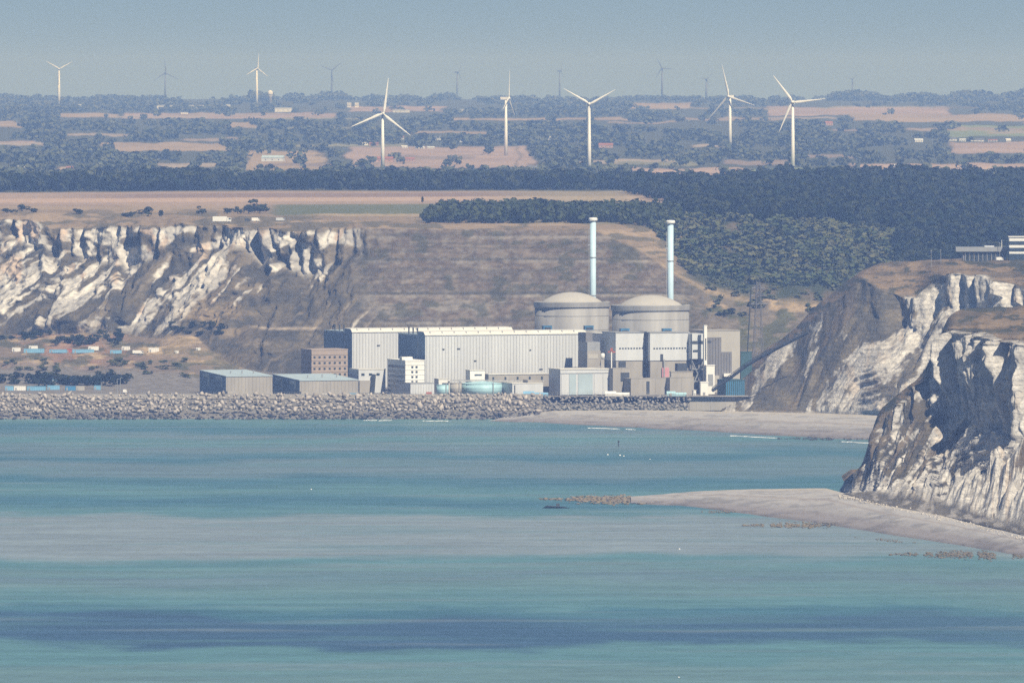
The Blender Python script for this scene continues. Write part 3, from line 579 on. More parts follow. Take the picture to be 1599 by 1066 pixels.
# fallen chalk and boulders at the cliff feet
def talus(name, pts, n, m, s0, s1):
    pos = []; sz = []
    for i in range(n):
        u = rnd.random(); x = np.interp(u, np.linspace(0, 1, len(pts)), [p[0] for p in pts]); y = np.interp(u, np.linspace(0, 1, len(pts)), [p[1] for p in pts]) + rnd.gauss(0, 1.6)
        z = BZ + .3; Y = YZ(y, z); pos.append((PX(x, Y), Y, z)); sz.append(rnd.uniform(s0, s1) * rnd.random() ** .6 + .25)
    scatter_rocks(name, pos, sz, m)
M_chalkrock = rock_mat('fallen_chalk', (0.55, 0.5, 0.43), (0.5, 0.45, 0.4), 0.0)
talus('fallen_chalk_rocks', [(1310, 774), (1345, 781), (1440, 803), (1500, 815), (1599, 842), (1680, 852)], 420, M_chalkrock, .2, 1.1)
talus('fallen_chalk_rocks', [(1140, 643), (1290, 648), (1390, 654)], 240, M_chalkrock, .2, 1.2)

# surf: thin white swash on the water line
M_foam = mat('sea_foam', (0.8, 0.82, 0.82), .6, .1, .5)
def foam(x0, y0, x1, y1, w):
    mb = MB(); n = 14; V = []
    for i in range(n + 1):
        u = i / n; x = x0 + (x1 - x0) * u; y = y0 + (y1 - y0) * u + rnd.uniform(-.3, .3); Y = YZ(y, .12); h = .5 * w * math.sin(math.pi * min(max(u, .04), .96)) * rnd.uniform(.6, 1.2)
        V += [(PX(x, Y), Y - h, .06), (PX(x, Y), Y, .35), (PX(x, Y), Y + h, .06)]
    mb.add(V, [(3 * i + k, 3 * i + 3 + k, 3 * i + 4 + k, 3 * i + 1 + k) for i in range(n) for k in (0, 1)])
    return stuff(mb.build('surf', M_foam))
for a in ((568, 656, 590, 656, 4), (590, 656.5, 612, 656, 6), (660, 657, 700, 657, 3), (765, 656, 800, 657, 5), (918, 668, 968, 669.5, 4), (976, 669.5, 992, 670.5, 7), (1140, 680, 1215, 684, 4), (1310, 689, 1368, 692, 4)):
    foam(*a)

# ================================================================== HAZE
mb = MB(); mb.box(-8000, 8000, -1500, 34000, -1.2, 352)
m = bpy.data.materials.new('haze_air'); m.use_nodes = True; nt = m.node_tree
for n in list(nt.nodes):
    if n.type == 'BSDF_PRINCIPLED': nt.nodes.remove(n)
pv = nt.nodes.new('ShaderNodeVolumePrincipled'); pv.inputs['Color'].default_value = HAZE_COLOR + (1,); pv.inputs['Density'].default_value = HAZE_DENSITY
pv.inputs['Absorption Color'].default_value = (1, 1, 1, 1); pv.inputs['Anisotropy'].default_value = 0.0
nt.links.new(pv.outputs[0], nt.nodes['Material Output'].inputs['Volume'])
stuff(mb.build('haze', m))

# ================================================================== THE POWER STATION
TH = R(20.7); cT, sT = math.cos(TH), math.sin(TH)
GZ = 14.0
M_clad = mat('pale_metal_cladding', (0.575, 0.595, 0.62), .55, .09, .16, streak=.1)
M_rib = mat('cladding_rib', (0.50, 0.51, 0.515), .55, .05, .2)
M_roof = mat('cream_roof', (0.62, 0.61, 0.57), .7, .08, .1)
M_conc = mat('weathered_concrete', (0.345, 0.325, 0.295), .9, .14, .12, streak=.25)
M_concd = mat('dome_concrete', (0.31, 0.305, 0.295), .9, .22, .14, streak=.15)
M_tanb = mat('brown_render', (0.37, 0.30, 0.25), .9, .10, .2)
M_white = mat('white_paint', (0.80, 0.79, 0.76), .6, .04, .2)
M_glass = mat('dark_window', (0.04, 0.055, 0.07), .2, .1, .5)
M_teal = mat('pale_blue_roof', (0.40, 0.49, 0.54), .6, .10, .1)
M_tank = mat('turquoise_tank_paint', (0.38, 0.60, 0.67), .5, .08, .2)
M_grey = mat('grey_steel', (0.30, 0.31, 0.32), .6, .1, .3)
M_dk = mat('dark_steel', (0.055, 0.062, 0.07), .6, .1, .3)
M_blue = mat('blue_paint', (0.06, 0.22, 0.42), .5, .1, .3)
M_lblue = mat('light_blue_paint', (0.20, 0.42, 0.62), .5, .1, .3)
M_stack = mat('pale_blue_stack_paint', (0.50, 0.66, 0.77), .5, .06, .15)
M_pink = mat('pink_sheeting', (0.62, 0.30, 0.33), .7, .08, .3)
M_green = mat('dark_green_cladding', (0.045, 0.10, 0.11), .6, .1, .3)
M_red = mat('red_paint', (0.40, 0.12, 0.08), .6, .1, .3)
M_end_shade = mat('blue_grey_end_shade', (0.13, 0.20, 0.29), .6, .06, .2)  # hall and pump house ends: their shade is put into this colour
M_step = mat('grey_stepped_cladding', (0.19, 0.185, 0.19), .7, .08, .2)

def corner(x0, x1, xl, Y):
    X0 = PX(x0, Y); k1 = (x1 - 799.5) / F; kl = (xl - 799.5) / F
    return X0, (k1 * Y - X0) / (cT - k1 * sT), (X0 - kl * Y) / (sT + kl * cT)
def bld(name, label, x0, x1, xl, ytop, Y, cat='building', group=None, W=None):
    """a building set square to the site grid: near corner at column x0, front face to x1, west face to xl"""
    X0, L, W0 = corner(x0, x1, xl, Y)
    t = thing(name, label, cat, (X0, Y, GZ), TH, group)
    return t, L, (W or W0), ZZ(ytop, Y) - GZ
def parts(name, me, parent, locs):
    for p in locs: link(name, me, parent, p)

# ---- turbine halls
def turbine_hall(label, x0, x1, xl, yeave, Y, seed):
    t, L, W, h = bld('turbine_hall', label, x0, x1, xl, yeave, Y, group='turbine halls of the power station')
    MB().prism([(0, 0), (0, h), (2.6, h + 2.2), (W * .26, h + 2.4), (W * .26, h - .2), (W, h - .4), (W, 0)], 0, L).build('wall', M_clad, t)
    MB().prism([(.4, .2), (.4, h - .2), (2.8, h + 2.0), (W * .26 - .3, h + 2.1), (W * .26 - .3, h - .6), (W - .3, h - .8), (W - .3, .2)], -.22, -.01).build('shaded_end', M_end_shade, t)  # thin sheet over the end wall, coloured dark for its shade
    rb = MB(); n = int(L / 2.3)
    for i in range(n):
        x = (i + .5) * L / n; rb.box(x - .16, x + .16, -.28, 0.05, .5, h - .15)
    stuff(rb.build('cladding_ribs', M_rib, t))
    rf = MB().prism([(-.5, h + .05), (2.6, h + 2.32), (W * .26 + .3, h + 2.62), (W * .26 + .3, h + 2.95), (2.6, h + 2.65), (-.5, h + .4)], -.4, L + .4).build('roof', M_roof, t)
    rr = MB()
    for i in range(int(L / 9)): rr.box(4 + i * 9, 4.25 + i * 9, .6, 2.5, h + 1.2, h + 2.72)
    stuff(rr.build('roof_seams', M_rib, rf))
    MB().prism([(W * .26 + .31, h - .1), (W - .3, h - .3), (W - .3, h + .5), (W * .26 + .31, h + .7)], -.3, L * .98).build('lower_roof', M_teal, t)
    for k in range(3): MB().lathe([(.55, h - .5), (.55, h + 4.6), (.75, h + 4.6), (.75, h + 5.0)], 10, 1.5, W * (.36 + .16 * k)).build('vent_pipe', M_dk, t)
    r = random.Random(seed)
    for k in range(7):
        x = r.uniform(.08, .95) * L; z = r.uniform(.25, .85) * h; MB().box(x, x + r.uniform(1, 2.6), -.42, -.05, z, z + .8).build('vent', M_dk, t)
    MB().box(-.25, .1, W * .26 - .5, W * .26 + .5, 0, h - .5).build('corner_pilaster', M_grey, t)
    return t
turbine_hall('ribbed pale turbine hall standing before its twin, its long wall behind the blue tanks', 664, 915, 622, 524, 6112, 1)
turbine_hall('ribbed pale turbine hall standing behind its twin, next to the brown office block', 550, 800, 506, 519.2, 6236, 2)

# ---- reactor domes with their stacks
def reactor(label, xc, Y, ytop_wall, R0):
    t = thing('reactor_building', label, 'reactor', (PX(xc, Y), Y, GZ), 0, 'reactor containment buildings')
    zr = ZZ(ytop_wall, Y) - GZ
    MB().lathe([(R0, 0), (R0, zr - 4.6)], 72).build('wall', M_concd, t, True)
    MB().lathe([(R0, zr - 4.59), (R0 + .9, zr - 3.6), (R0 + .9, zr - .4), (R0 + .3, zr), (R0 - 2.2, zr), (R0 - 2.2, zr - 2)], 72).build('parapet', M_concd, t)
    for k in range(1, 6): MB().lathe([(R0 + .02, zr * k / 6 - .22), (R0 + .12, zr * k / 6 - .2), (R0 + .12, zr * k / 6 + .2), (R0 + .02, zr * k / 6 + .22)], 72).build('pour_joint', M_concd, t)
    rc = R0 - 4.5; hc = 7.4; Rs = (rc * rc + hc * hc) / (2 * hc); pr = []
    for k in range(13):
        a = math.asin(rc / Rs) * (1 - k / 12); pr.append((max(Rs * math.sin(a), .05), zr - .6 + Rs * math.cos(a) - (Rs - hc)))
    MB().lathe([(rc, zr - 2)] + pr, 72).build('dome', M_tanc, t, True)
    return t
M_tanc = mat('dome_cap_concrete', (0.43, 0.41, 0.37), .9, .06, .1)
reactor('round concrete reactor building with shallow dome, set back beside the turbine hall roofs', 893, 6296, 470.5, 26.7)
reactor('round concrete reactor building with shallow dome, above the twin white panelled blocks', 1016, 6158, 475.5, 27.2)
def stack(label, xc, Y, ytop):
    t = thing('vent_stack', label, 'stack', (PX(xc, Y), Y, GZ), 0, 'tall ventilation stacks')
    zt = ZZ(ytop, Y) - GZ; r = 2.15
    MB().lathe([(r, 0), (r, zt - 1.8)], 24).build('shaft', M_stack, t, True)
    MB().lathe([(r + .1, zt - 2.6), (r + 1.1, zt - 1.9), (r + 1.2, zt - .7), (r + .4, zt), (.3, zt + .1)], 24).build('cap', M_white, t)
    for k in (.30, .53, .76): MB().lathe([(r + .01, zt * k - .35), (r + .28, zt * k - .3), (r + .28, zt * k + .3), (r + .01, zt * k + .35)], 24).build('collar', M_grey, t)
    ld = MB(); ld.box(-r - .9, -r - .55, -.5, -.2, 0, zt - 8); ld.box(-r - .9, -r - .55, .2, .5, 0, zt - 8)
    for k in range(int(zt / 2.4) - 3): ld.box(-r - .85, -r - .6, -.2, .2, k * 2.4, k * 2.4 + .2)
    ld.build('ladder', M_grey, t); MB().box(-r - 1.6, -r + .1, -1, 1, zt * .83, zt * .83 + 1.1).build('platform', M_grey, t)
stack('tall pale blue ventilation stack rising behind the set-back reactor dome', 926, 6330, 340)
stack('tall pale blue ventilation stack rising behind the dome of the panelled blocks', 1047, 6192, 344)

# small blue equipment on the roofs in front of the domes
def block(name, label, x0, x1, xl, ytop, ybot, Y, m, cat, group=None, roofm=None, rx=0.0):
    """a box-like piece of plant with a cap, ribs on its faces"""
    X0, L, W = corner(x0, x1, xl, Y); zb = GZ if ybot is None else ZZ(ybot, Y); h = ZZ(ytop, Y) - zb
    t = thing(name, label, cat, (X0, Y, zb), TH, group)
    MB().box(0, L, 0, W, 0, h).build('body', m, t)
    MB().box(-.25, L + .25, -.25, W + .25, h, h + max(.25, min(.6, h * .08))).build('cap', roofm or m, t)
    return t, L, W, h
for xa, Y, d in ((846, 6262, 'behind the hall roof, by the set-back dome'), (911, 6262, 'near the stack side of the set-back dome'), (967, 6126, 'on top of the first white panelled block'), (1033, 6126, 'on top of the second white panelled block')):
    yb = 519.5 if Y < 6200 else 515; t, L, W, h = block('ventilation_unit', 'small blue ventilation unit ' + d, xa + 3, xa + 16, xa, yb - 6, yb, Y, M_blue, 'vent unit', 'blue ventilation units on the roofs')
    MB().box(L * .1, L * .9, -.3, -.02, h * .2, h * .7).build('louvre', M_dk, t)
# ---- panelled blocks in front of the near dome
def panel_block(label, x0, x1, xl, Y, extra):
    t, L, W, h = bld('auxiliary_building', label, x0, x1, xl, 520, Y, group='white panelled auxiliary blocks', W=26)
    zl = h - (ZZ(520, Y) - ZZ(563, Y))
    MB().box(.4, L - .4, .5, W - .4, 0, zl).build('base_wall', M_conc, t)
    MB().box(0, L, 0, W, zl + .02, h).build('panel_wall', M_clad, t)
    MB().box(-.3, L + .3, -.3, W + .3, h + .01, h + .6).build('roof_edge', M_grey, t)
    zs = h - (ZZ(520, Y) - ZZ(544, Y)); n = int(L / 2.0)
    me = MB().box(-.65, .65, -.12, .3, -.45, .45).mesh('window', M_glass)
    parts('window', me, t, [((i + .5) * L / n, -.05, zs) for i in range(n) if i not in (0, n - 1)])
    return t, L, W, h, zl
t, L, W, h, zl = panel_block('white panelled block over concrete, beside the red crane', 961.5, 1010, 944, 6104, 0)
MB().box(L * .1, L * .32, -.3, .6, zl - 6, zl - .6).build('door', M_dk, t)
t, L, W, h, zl = panel_block('white panelled block over concrete, with pink sheeting on its foot', 1015, 1076.5, 1013, 6103, 0)
MB().box(L * .26, L * .33, -.3, .1, zl + .2, zl + 4.5).build('hatch', M_dk, t)
MB().prism([(-.9, zl - 20), (-.9, zl - 5), (.45, zl - 5), (.45, zl - 20)], L * .30, L * .47).build('pink_sheeting', M_pink, t)
MB().box(L * .33, L * .36, -1.3, -.95, zl - 14, zl + 1).build('pipe', M_grey, t)
b, L, W, h = bld('gap_shade_fill', 'narrow shaded gap, filled dark, between the two white panelled blocks', 1010.6, 1014.4, 1010, 519, 6107, W=14)
MB().box(0, L, 0, W, 0, h).build('wall', M_dk, b); MB().box(-.2, L + .2, 0.2, W, h + .01, h + .7).build('cap', M_grey, b)  # dark box put in for the shade of the gap between blocks
# link between hall and blocks
t, L, W, h = bld('link_building', 'stepped grey and concrete link block between turbine hall and panelled blocks', 917, 938, 915, 534, 6118, W=18)
MB().box(0, L, 0, W, 0, h - 6.2).build('lower_wall', M_conc, t); MB().box(.3, L - .3, .6, W, h - 6.18, h).build('upper_wall', M_grey, t)
MB().box(.1, L * .5, 3, W, h + .01, h + 6.5).build('stair_tower', M_step, t); MB().box(.6, L * .8, -.2, .3, h - 11.5, h - 8.5).build('doorway', M_tanc, t)
t, L, W, h = bld('pump_annex', 'tall pale annex wall with one sunny side behind the red crane', 944, 958, 931, 522, 6126, W=30)
MB().box(0, L, 0, W, 0, h).build('wall', M_clad, t); MB().box(-.2, L + .2, -.2, W, h + .01, h + .5).build('roof', M_roof, t)
t = thing('tower_crane', 'small red and white crane beside the first panelled block', 'crane', (PX(955, 6098), 6098, GZ), 0)
zc = ZZ(545, 6098) - GZ
MB().box(-.35, .35, -.35, .35, 0, zc).build('mast', M_white, t); MB().box(-2.6, 2.6, -.3, .3, zc - 2.4, zc - 1.4).build('jib', M_red, t); MB().box(-.8, .8, -.8, .8, zc - 1.39, zc + .8).build('cab', M_red, t)
t = thing('storage_sphere_tank', 'small white upright tank at the foot of the red crane', 'tank', (PX(941, 6096), 6096, ZZ(560, 6096)), 0)
MB().lathe([(1.5, 0), (1.5, 3), (1.1, 3.7), (.1, 4)], 20).build('shell', M_white, t, True); MB().box(-1.2, 1.2, -1.2, 1.2, -(ZZ(560, 6096) - GZ), -.02).build('pedestal', M_conc, t)

# ---- concrete water intake blocks by the beach
def conc(name, label, x0, x1, xl, ytop, Y, m=M_conc, W=None, group=None):
    t, L, W, h = bld(name, label, x0, x1, xl, ytop, Y, W=W, group=group)
    MB().box(0, L, 0, W, 0, h).build('wall', m, t); MB().box(-.15, L + .15, -.15, .5, h + .01, h + .5).build('coping', m, t)
    n = max(2, int(L / 7))
    for i in range(1, n): MB().box(i * L / n - .15, i * L / n + .15, -.18, .02, 0, h - .3).build('joint_rib', m, t)
    return t, L, W, h
t, L, W, h = conc('intake_building', 'broad low tan concrete block with seams, above the grey boulders', 985, 1043, 980, 591, 6076, W=14)
MB().box(L * .42, L * .5, -.4, .1, 1, h - 2).build('gate_slot', M_dk, t)
conc('intake_building', 'tan concrete block with a blue boat-shaped cover at its foot', 1046, 1083.5, 1045, 589.5, 6079, W=14)
t, L, W, h = conc('filter_building', 'grey concrete recess block under the crane', 957, 984, 955, 575, 6086, W=10)
MB().box(L * .45, L * .95, -.3, .1, h - 9, h - 3).build('dark_opening', M_dk, t)
# pale sheds near the sea wall
t, L, W, h = bld('switch_hall', 'pale blue-grey panelled hall with stripes, beside the tan concrete blocks', 875, 956, 857, 577.5, 6080)
MB().box(0, L, 0, W, 0, h).build('wall', M_clad, t); MB().box(-.3, L + .3, -.3, W + .3, h + .01, h + .7).build('roof', M_roof, t); MB().box(0.1, L - .1, -.25, -.01, h - 2.6, h - 2.2).build('band', M_grey, t)
for k, (a, b_) in enumerate(((.02, .15), (.17, .30), (.34, .62), (.65, .80), (.82, .98))): MB().box(L * a, L * b_, -.35, -.02, .2, h - 3).build('panel', M_teal if k in (1, 2) else M_clad, t)
t, L, W, h = bld('annex_building', 'long low annex with parapet along the foot of the front turbine hall', 763, 858, 730, 585, 6098, W=12)
MB().box(0, L, 0, W, 0, h).build('wall', M_conc, t); MB().box(-.2, L + .2, -.4, W, h + .01, h + .6).build('roof', M_roof, t)
for k in range(5): MB().box(L * (.06 + .2 * k), L * (.09 + .2 * k), -.2, .1, h - 4.5, h - 1.6).build('window', M_glass, t)
for lab, a, b_, xl, yt, Y in (('white flat-roofed hut on the annex roof in front of the ribbed hall', 734, 757, 732, 578.5, 6096), ('white hut between the turquoise tanks and the striped office', 685, 703, 683, 592, 6092)):
    t, L, W, h = bld('plant_hut', lab, a, b_, xl, yt, Y, W=9)
    MB().box(0, L, 0, W, 0, h).build('wall', M_white, t); MB().box(-.3, L + .3, -.3, W, h + .01, h + .4).build('roof', M_roof, t); MB().box(L * .3, L * .8, -.15, .05, h - 3.6, h - 2.6).build('window', M_glass, t)
t, L, W, h = bld('pale_store', 'pale grey store with a dark corner post, next to the large turquoise tank', 800, 848, 783, 599, 6076)
MB().box(0, L, 0, W, 0, h).build('wall', M_clad, t); MB().box(-.2, L + .2, -.2, W + .2, h + .01, h + .5).build('roof', M_roof, t); MB().box(1.4, 2.1, -.3, .05, 0, h - 1).build('drainpipe', M_dk, t); MB().box(L * .52, L * .98, 1.0, W * .5, h + .02, h + 2.4).build('raised_roof', M_conc, t)
# ---- tanks
def tank(label, xc, wpx, ytop, Y, m, cone=.8, group='storage tanks behind the breakwater'):
    t = thing('storage_tank', label, 'tank', (PX(xc, Y), Y, GZ), 0, group); r = wpx / 2 * Y / F; h = ZZ(ytop, Y) - GZ
    MB().lathe([(r, 0), (r, h - cone)], 48).build('shell', m, t, True); MB().lathe([(r + .15, h - cone + .01), (r + .15, h - cone + .35), (r * .5, h - cone * .35), (.1, h)], 48).build('roof', m, t)
    MB().lathe([(r + .01, h * .5 - .1), (r + .12, h * .5 - .1), (r + .12, h * .5 + .12), (r + .01, h * .5 + .12)], 48).build('hoop', m, t)
    MB().box(r * .55, r * .55 + .5, -r * .86 - .35, -r * .8, 0, h + 1).build('ladder', M_grey, t)
tank('wide turquoise storage tank with a shallow cone roof', 752.5, 63, 594.5, 6090, M_tank, 2.0)
tank('narrow turquoise upright tank beside the grey store', 691, 19, 600, 6080, M_tank, .5)
tank('brown-grey upright tank between the two turquoise tanks', 711.5, 19, 597, 6082, M_conc, .6)
# ---- offices
def office(label, x0, x1, xl, ytop, Y, wallm, floors, cols, cat='office', strips=True, wing=None):
    t, L, W, h = bld('office_building', label, x0, x1, xl, ytop, Y, cat)
    w = MB().box(0, L, 0, W, 0, h).build('wall', wallm, t); MB().box(-.2, L + .2, -.2, W + .2, h + .01, h + .8).build('parapet', wallm, t)
    fh = h / (floors + .8); me = MB().box(-.75, .75, -.15, .3, -.7, .7).mesh('window', M_glass); me2 = MB().box(-.05, 1.7 - .05, 0, .12, -.1, .12).mesh('sill', wallm)
    for f in range(floors):
        for c in cols: link('window', me, t, (L * c, -.05, fh * (f + .62)))
        MB().box(.0, L, -.22, -.01, fh * (f + 1.02), fh * (f + 1.02) + .3).build('floor_band', wallm, t)
        if strips: MB().box(-.15, .3, W * .06, W * .94, fh * (f + .35), fh * (f + .85)).build('window_strip', M_glass, t)
    return t, L, W, h
office('brown office block with rows of small square windows, beside the set-back turbine hall', 486.5, 543, 470, 547, 6190, M_tanb, 6, [.08, .22, .36, .5, .64, .78, .92])
t, L, W, h = office('white office block with banded dark west side, in front of the turbine halls', 633, 663, 605, 564, 6088, M_white, 6, [.36, .58])
MB().box(-1.5, L * .45, 3, 8, h + .82, h + 3).build('lift_head', M_white, t)
t, L, W, h = bld('grey_store', 'pale grey ribbed store at the foot of the white office block', 641, 678, 622, 599, 6072)
MB().box(0, L, 0, W, 0, h).build('wall', M_clad, t); MB().box(-.2, L + .2, -.2, W + .2, h + .01, h + .5).build('roof', M_grey, t)
for i in range(1, 9): MB().box(i * L / 9 - .1, i * L / 9 + .1, -.15, .02, 0, h - .4).build('cladding_rib', M_rib, t)
MB().box(L * .66, L * .9, -.25, -.02, 0, 2.4).build('red_door', M_red, t)
t, L, W, h = bld('service_hall', 'low pale service hall in front of the set-back turbine hall, with a leaning dark flue', 560, 602, 545, 577.5, 6118)
MB().box(0, L, 0, W, 0, h).build('wall', M_clad, t); MB().box(-.2, L + .2, -.2, W + .2, h + .01, h + .6).build('roof', M_roof, t); MB().bar((L * .46, -3, 0), (L * .53, -2, h - 3), 2.2).build('flue', M_dk, t); MB().box(0.3, L * .45, -1.2, -.02, 0, h * .55).build('lean_to', M_conc, t)
for k in range(3): MB().box(L * (.1 + .28 * k), L * (.22 + .28 * k), -.2, .02, h - 4, h - 2.4).build('window', M_glass, t)
# ---- pump houses with shade painted on their west ends
def pump_house(label, x0, x1, xl, yeave, Y):
    t, L, W, h = bld('pump_house', label, x0, x1, xl, yeave, Y, 'pump house', 'long pump houses behind the breakwater')
    hr = 2.4
    MB().prism([(0, 0), (0, h), (W, h + hr), (W, 0)], 0, L).build('wall', M_conc, t)
    MB().prism([(-.4, h + .02), (W + .3, h + hr + .04), (W + .3, h + hr + .6), (-.4, h + .5)], -.3, L + .3).build('roof', M_teal, t)
    MB().prism([(.4, .2), (.4, h - .2), (W - .3, h + hr - .3), (W - .3, .2)], -.2, -.01).build('shaded_end', M_end_shade, t)
    n = int(L / 2.6)
    rb = MB()
    for i in range(n): rb.box((i + .5) * L / n - .12, (i + .5) * L / n + .12, -.2, .03, .3, h - .3)
    stuff(rb.build('wall_ribs', M_conc, t))
    MB().box(-.5, L + .2, -.6, .2, -.2, 1.6).build('plinth', M_conc, t)
    for a in (.12, .62):
        zt = h + hr * a - .5
        MB().box(-.5, -.22, W * a, W * (a + .05), h * .42, zt).build('downpipe', M_teal, t); MB().box(-.55, -.22, W * (a + .051), W * (a + .25), zt - 2.4, zt + hr * .04).build('lintel', M_teal, t)
    for k in range(3): MB().lathe([(.4, h), (.4, h + 3 + k * .4), (.6, h + 3.2 + k * .4)], 8, L * (.3 + .25 * k), W * .35).build('roof_vent', M_grey, t)
    MB().box(-W * 0 - .6, L * .28, -5, -.62, 0, 2.8).build('forecourt_wall', M_conc, t)
pump_house('long pump house with pale blue roof beside the tan terrace and yard', 353, 425, 312, 588, 6082)
pump_house('long pump house with pale blue roof standing before the brown office block', 468, 559, 426, 594.5, 6076)
# ---- right-hand complex: stepped concrete block, steel frame, chimney
t, L, W, h = bld('stepped_block', 'tall tan concrete block with stepped grey cladding, under the lattice pylon', 1101, 1155.5, 1098, 517, 6130, W=30)
MB().box(0, L, 0, W, 0, h).build('wall', M_tanc, t); MB().box(-.2, L + .2, -.2, W, h + .01, h + .5).build('coping', M_conc, t)
for a, b_, z in ((0.02, .18, .90), (.18, .46, .90), (.46, .76, .66)): MB().box(L * a + .02, L * b_, -.35, -.02, 1, h * z).build('grey_cladding', M_step, t)
for k in range(9): MB().box(L * (.05 + .08 * k), L * (.05 + .08 * k) + .2, -.5, -.36, 2, h * (.88 if k < 5 else .64)).build('cladding_seam', M_dk, t)
MB().box(L * .22, L * .38, -1.6, -.6, 0, h * .28).build('pale_doorway', M_tanc, t); MB().box(L * .5, L * .8, -2.5, -.6, h * .26, h * .31).build('canopy', M_white, t)
t, L, W, h = bld('steel_frame_building', 'grey steel clad block with dark bands and crossed braces beside the stepped block', 1079, 1100, 1077, 521, 6108, W=16)
MB().box(.2, L, .2, W, h * .58, h).build('upper_wall', M_clad, t); MB().box(-.3, L + 5, -.4, .15, h * .84, h * .88).build('dark_beam', M_dk, t); MB().box(0, .7, -.3, .15, 0, h).build('column', M_dk, t); MB().box(L - .8, L, -.3, .15, 0, h * .9).build('column', M_dk, t)
MB().box(.7, L - .8, 4, W, 0, h * .575).build('lower_wall', M_step, t); MB().bar((.5, -.1, h * .1), (L - .5, -.1, h * .55), .7).build('brace', M_grey, t); MB().bar((.5, -.1, h * .55), (L - .5, -.1, h * .1), .7).build('brace', M_grey, t)
for k in range(2): MB().box(.3, L - .3, -.5, 3.9, h * (.2 + .2 * k), h * (.2 + .2 * k) + .5).build('deck', M_grey, t)
MB().box(L * .15, L * .5, -.2, .18, h * .70, h * .73).build('window', M_glass, t)
t = thing('chimney', 'white square chimney between the steel-framed block and the stepped block', 'chimney', (PX(1101, 6104), 6104, GZ), TH); zt = ZZ(509, 6104) - GZ
MB().box(-1.1, 1.1, -1.1, 1.1, 0, zt).build('shaft', M_white, t); MB().box(-1.3, 1.3, -1.3, 1.3, zt + .01, zt + .6).build('cap', M_white, t); MB().box(-.4, .4, -1.35, -1.12, zt * .5, zt * .82).build('duct', M_dk, t)
t, L, W, h = block('transformer_house', 'white and concrete transformer house low beside the chimney', 1103, 1116, 1101, 571, None, 6100, M_white, 'building')
MB().box(L * .2, L * .8, -.2, .01, h * .3, h * .7).build('louvre', M_grey, t)
t, L, W, h = block('concrete_store', 'low pale concrete store under the panelled block corner', 1048, 1082, 1046, 581, None, 6090, M_conc, 'building')
MB().box(L * .3, L * .6, -.2, .02, 0, h * .4).build('doorway', M_dk, t); MB().box(L * .32, L * .75, 1, 6, h + .6, h + 6).build('dark_tower', M_dk, t)
t, L, W, h = block('green_shed', 'dark green metal shed behind the foot of the headland', 1157, 1174, 1156, 550, None, 6150, M_green, 'shed')
MB().box(L * .1, L * .3, -.2, .02, 0, 4).build('door', M_dk, t)
t, L, W, h = block('screen_house', 'dark blue corrugated screen house where the beach meets the headland', 1133, 1163, 1120, 594, None, 6074, M_green, 'shed')
for i in range(10): MB().box((i + .3) * L / 10, (i + .6) * L / 10, -.3, .02, 0, h - .5).build('corrugation', M_blue, t)
t, L, W, h = block('white_hut', 'small bright white hut beside the dark screen house', 1094, 1106, 1092, 597, None, 6074, M_white, 'hut'); MB().box(L * .3, L * .6, -.2, .02, 0, 2.2).build('door', M_grey, t)
t, L, W, h = block('white_hut', 'narrow white hut at the end of the tan concrete block', 1083, 1087, 1081, 609.5, None, 6068, M_white, 'hut'); MB().box(L * .3, L * .7, -.2, .02, 0, 2).build('door', M_grey, t)
# sea wall behind the revetment's end
t = thing('sea_wall', 'low concrete sea wall between the grey boulders and the headland', 'wall', (PX(1110, 6064), 6064, 4))
MB().prism([(0, 0), (1.2, 9.6), (2.4, 9.6), (2.4, 0)], -15, 26).build('wall', M_conc, t); MB().box(-15.3, 26, .6, 3.2, 9.62, 10.3).build('coping', M_conc, t)
for k in range(-1, 3): MB().prism([(-.2, 0), (1.1, 9.4), (1.5, 9.4), (1.5, 0)], k * 10, k * 10 + .6).build('buttress', M_conc, t)
# crest wall along the breakwater
t = thing('crest_wall', 'thin grey parapet wall along the crest of the pale breakwater', 'wall', (PX(360, 6050), 6050, 12.6))
MB().box(PX(-140, 6050) - PX(360, 6050), PX(848, 6050) - PX(360, 6050), 0, .7, 0, 3.2).build('wall', M_conc, t)
for k in range(30):
    x = PX(-140 + k * 34, 6050) - PX(360, 6050); MB().box(x, x + .25, -.12, .75, 0, 3.4).build('joint', M_grey, t)

t = thing('pipe_bridge', 'grey pipe bridge on legs along the foot of the front turbine hall', 'pipe bridge', (PX(700, 6094), 6094, GZ))
Lp = PX(850, 6094) - PX(700, 6094)
for k in range(3): MB().box(0, Lp, .5 * k, .5 * k + .3, 9.2 + .35 * k, 9.5 + .35 * k).build('pipe', (M_grey, M_white, M_step)[k], t)
for k in range(9): MB().box(k * Lp / 8.3, k * Lp / 8.3 + .35, 0, 1.4, 0, 9.15).build('leg', M_dk, t)
for k in range(18): MB().box(k * Lp / 17.3, k * Lp / 17.3 + .12, -.2, -.08, 9.2, 11.2).build('rail_post', M_grey, t)
t = thing('yard_fence', 'thin wire fence with posts along the platform edge behind the breakwater', 'fence', (PX(-100, 6059), 6059, 13.6))
Lp = PX(1075, 6059) - PX(-100, 6059)
for k in range(150): MB().box(k * Lp / 149, k * Lp / 149 + .14, 0, .14, 0, 3.2).build('post', M_grey, t)
for k in range(3): MB().box(0, Lp, .02, .08, .9 + k * 1.05, 1.0 + k * 1.05).build('rail', M_grey, t)
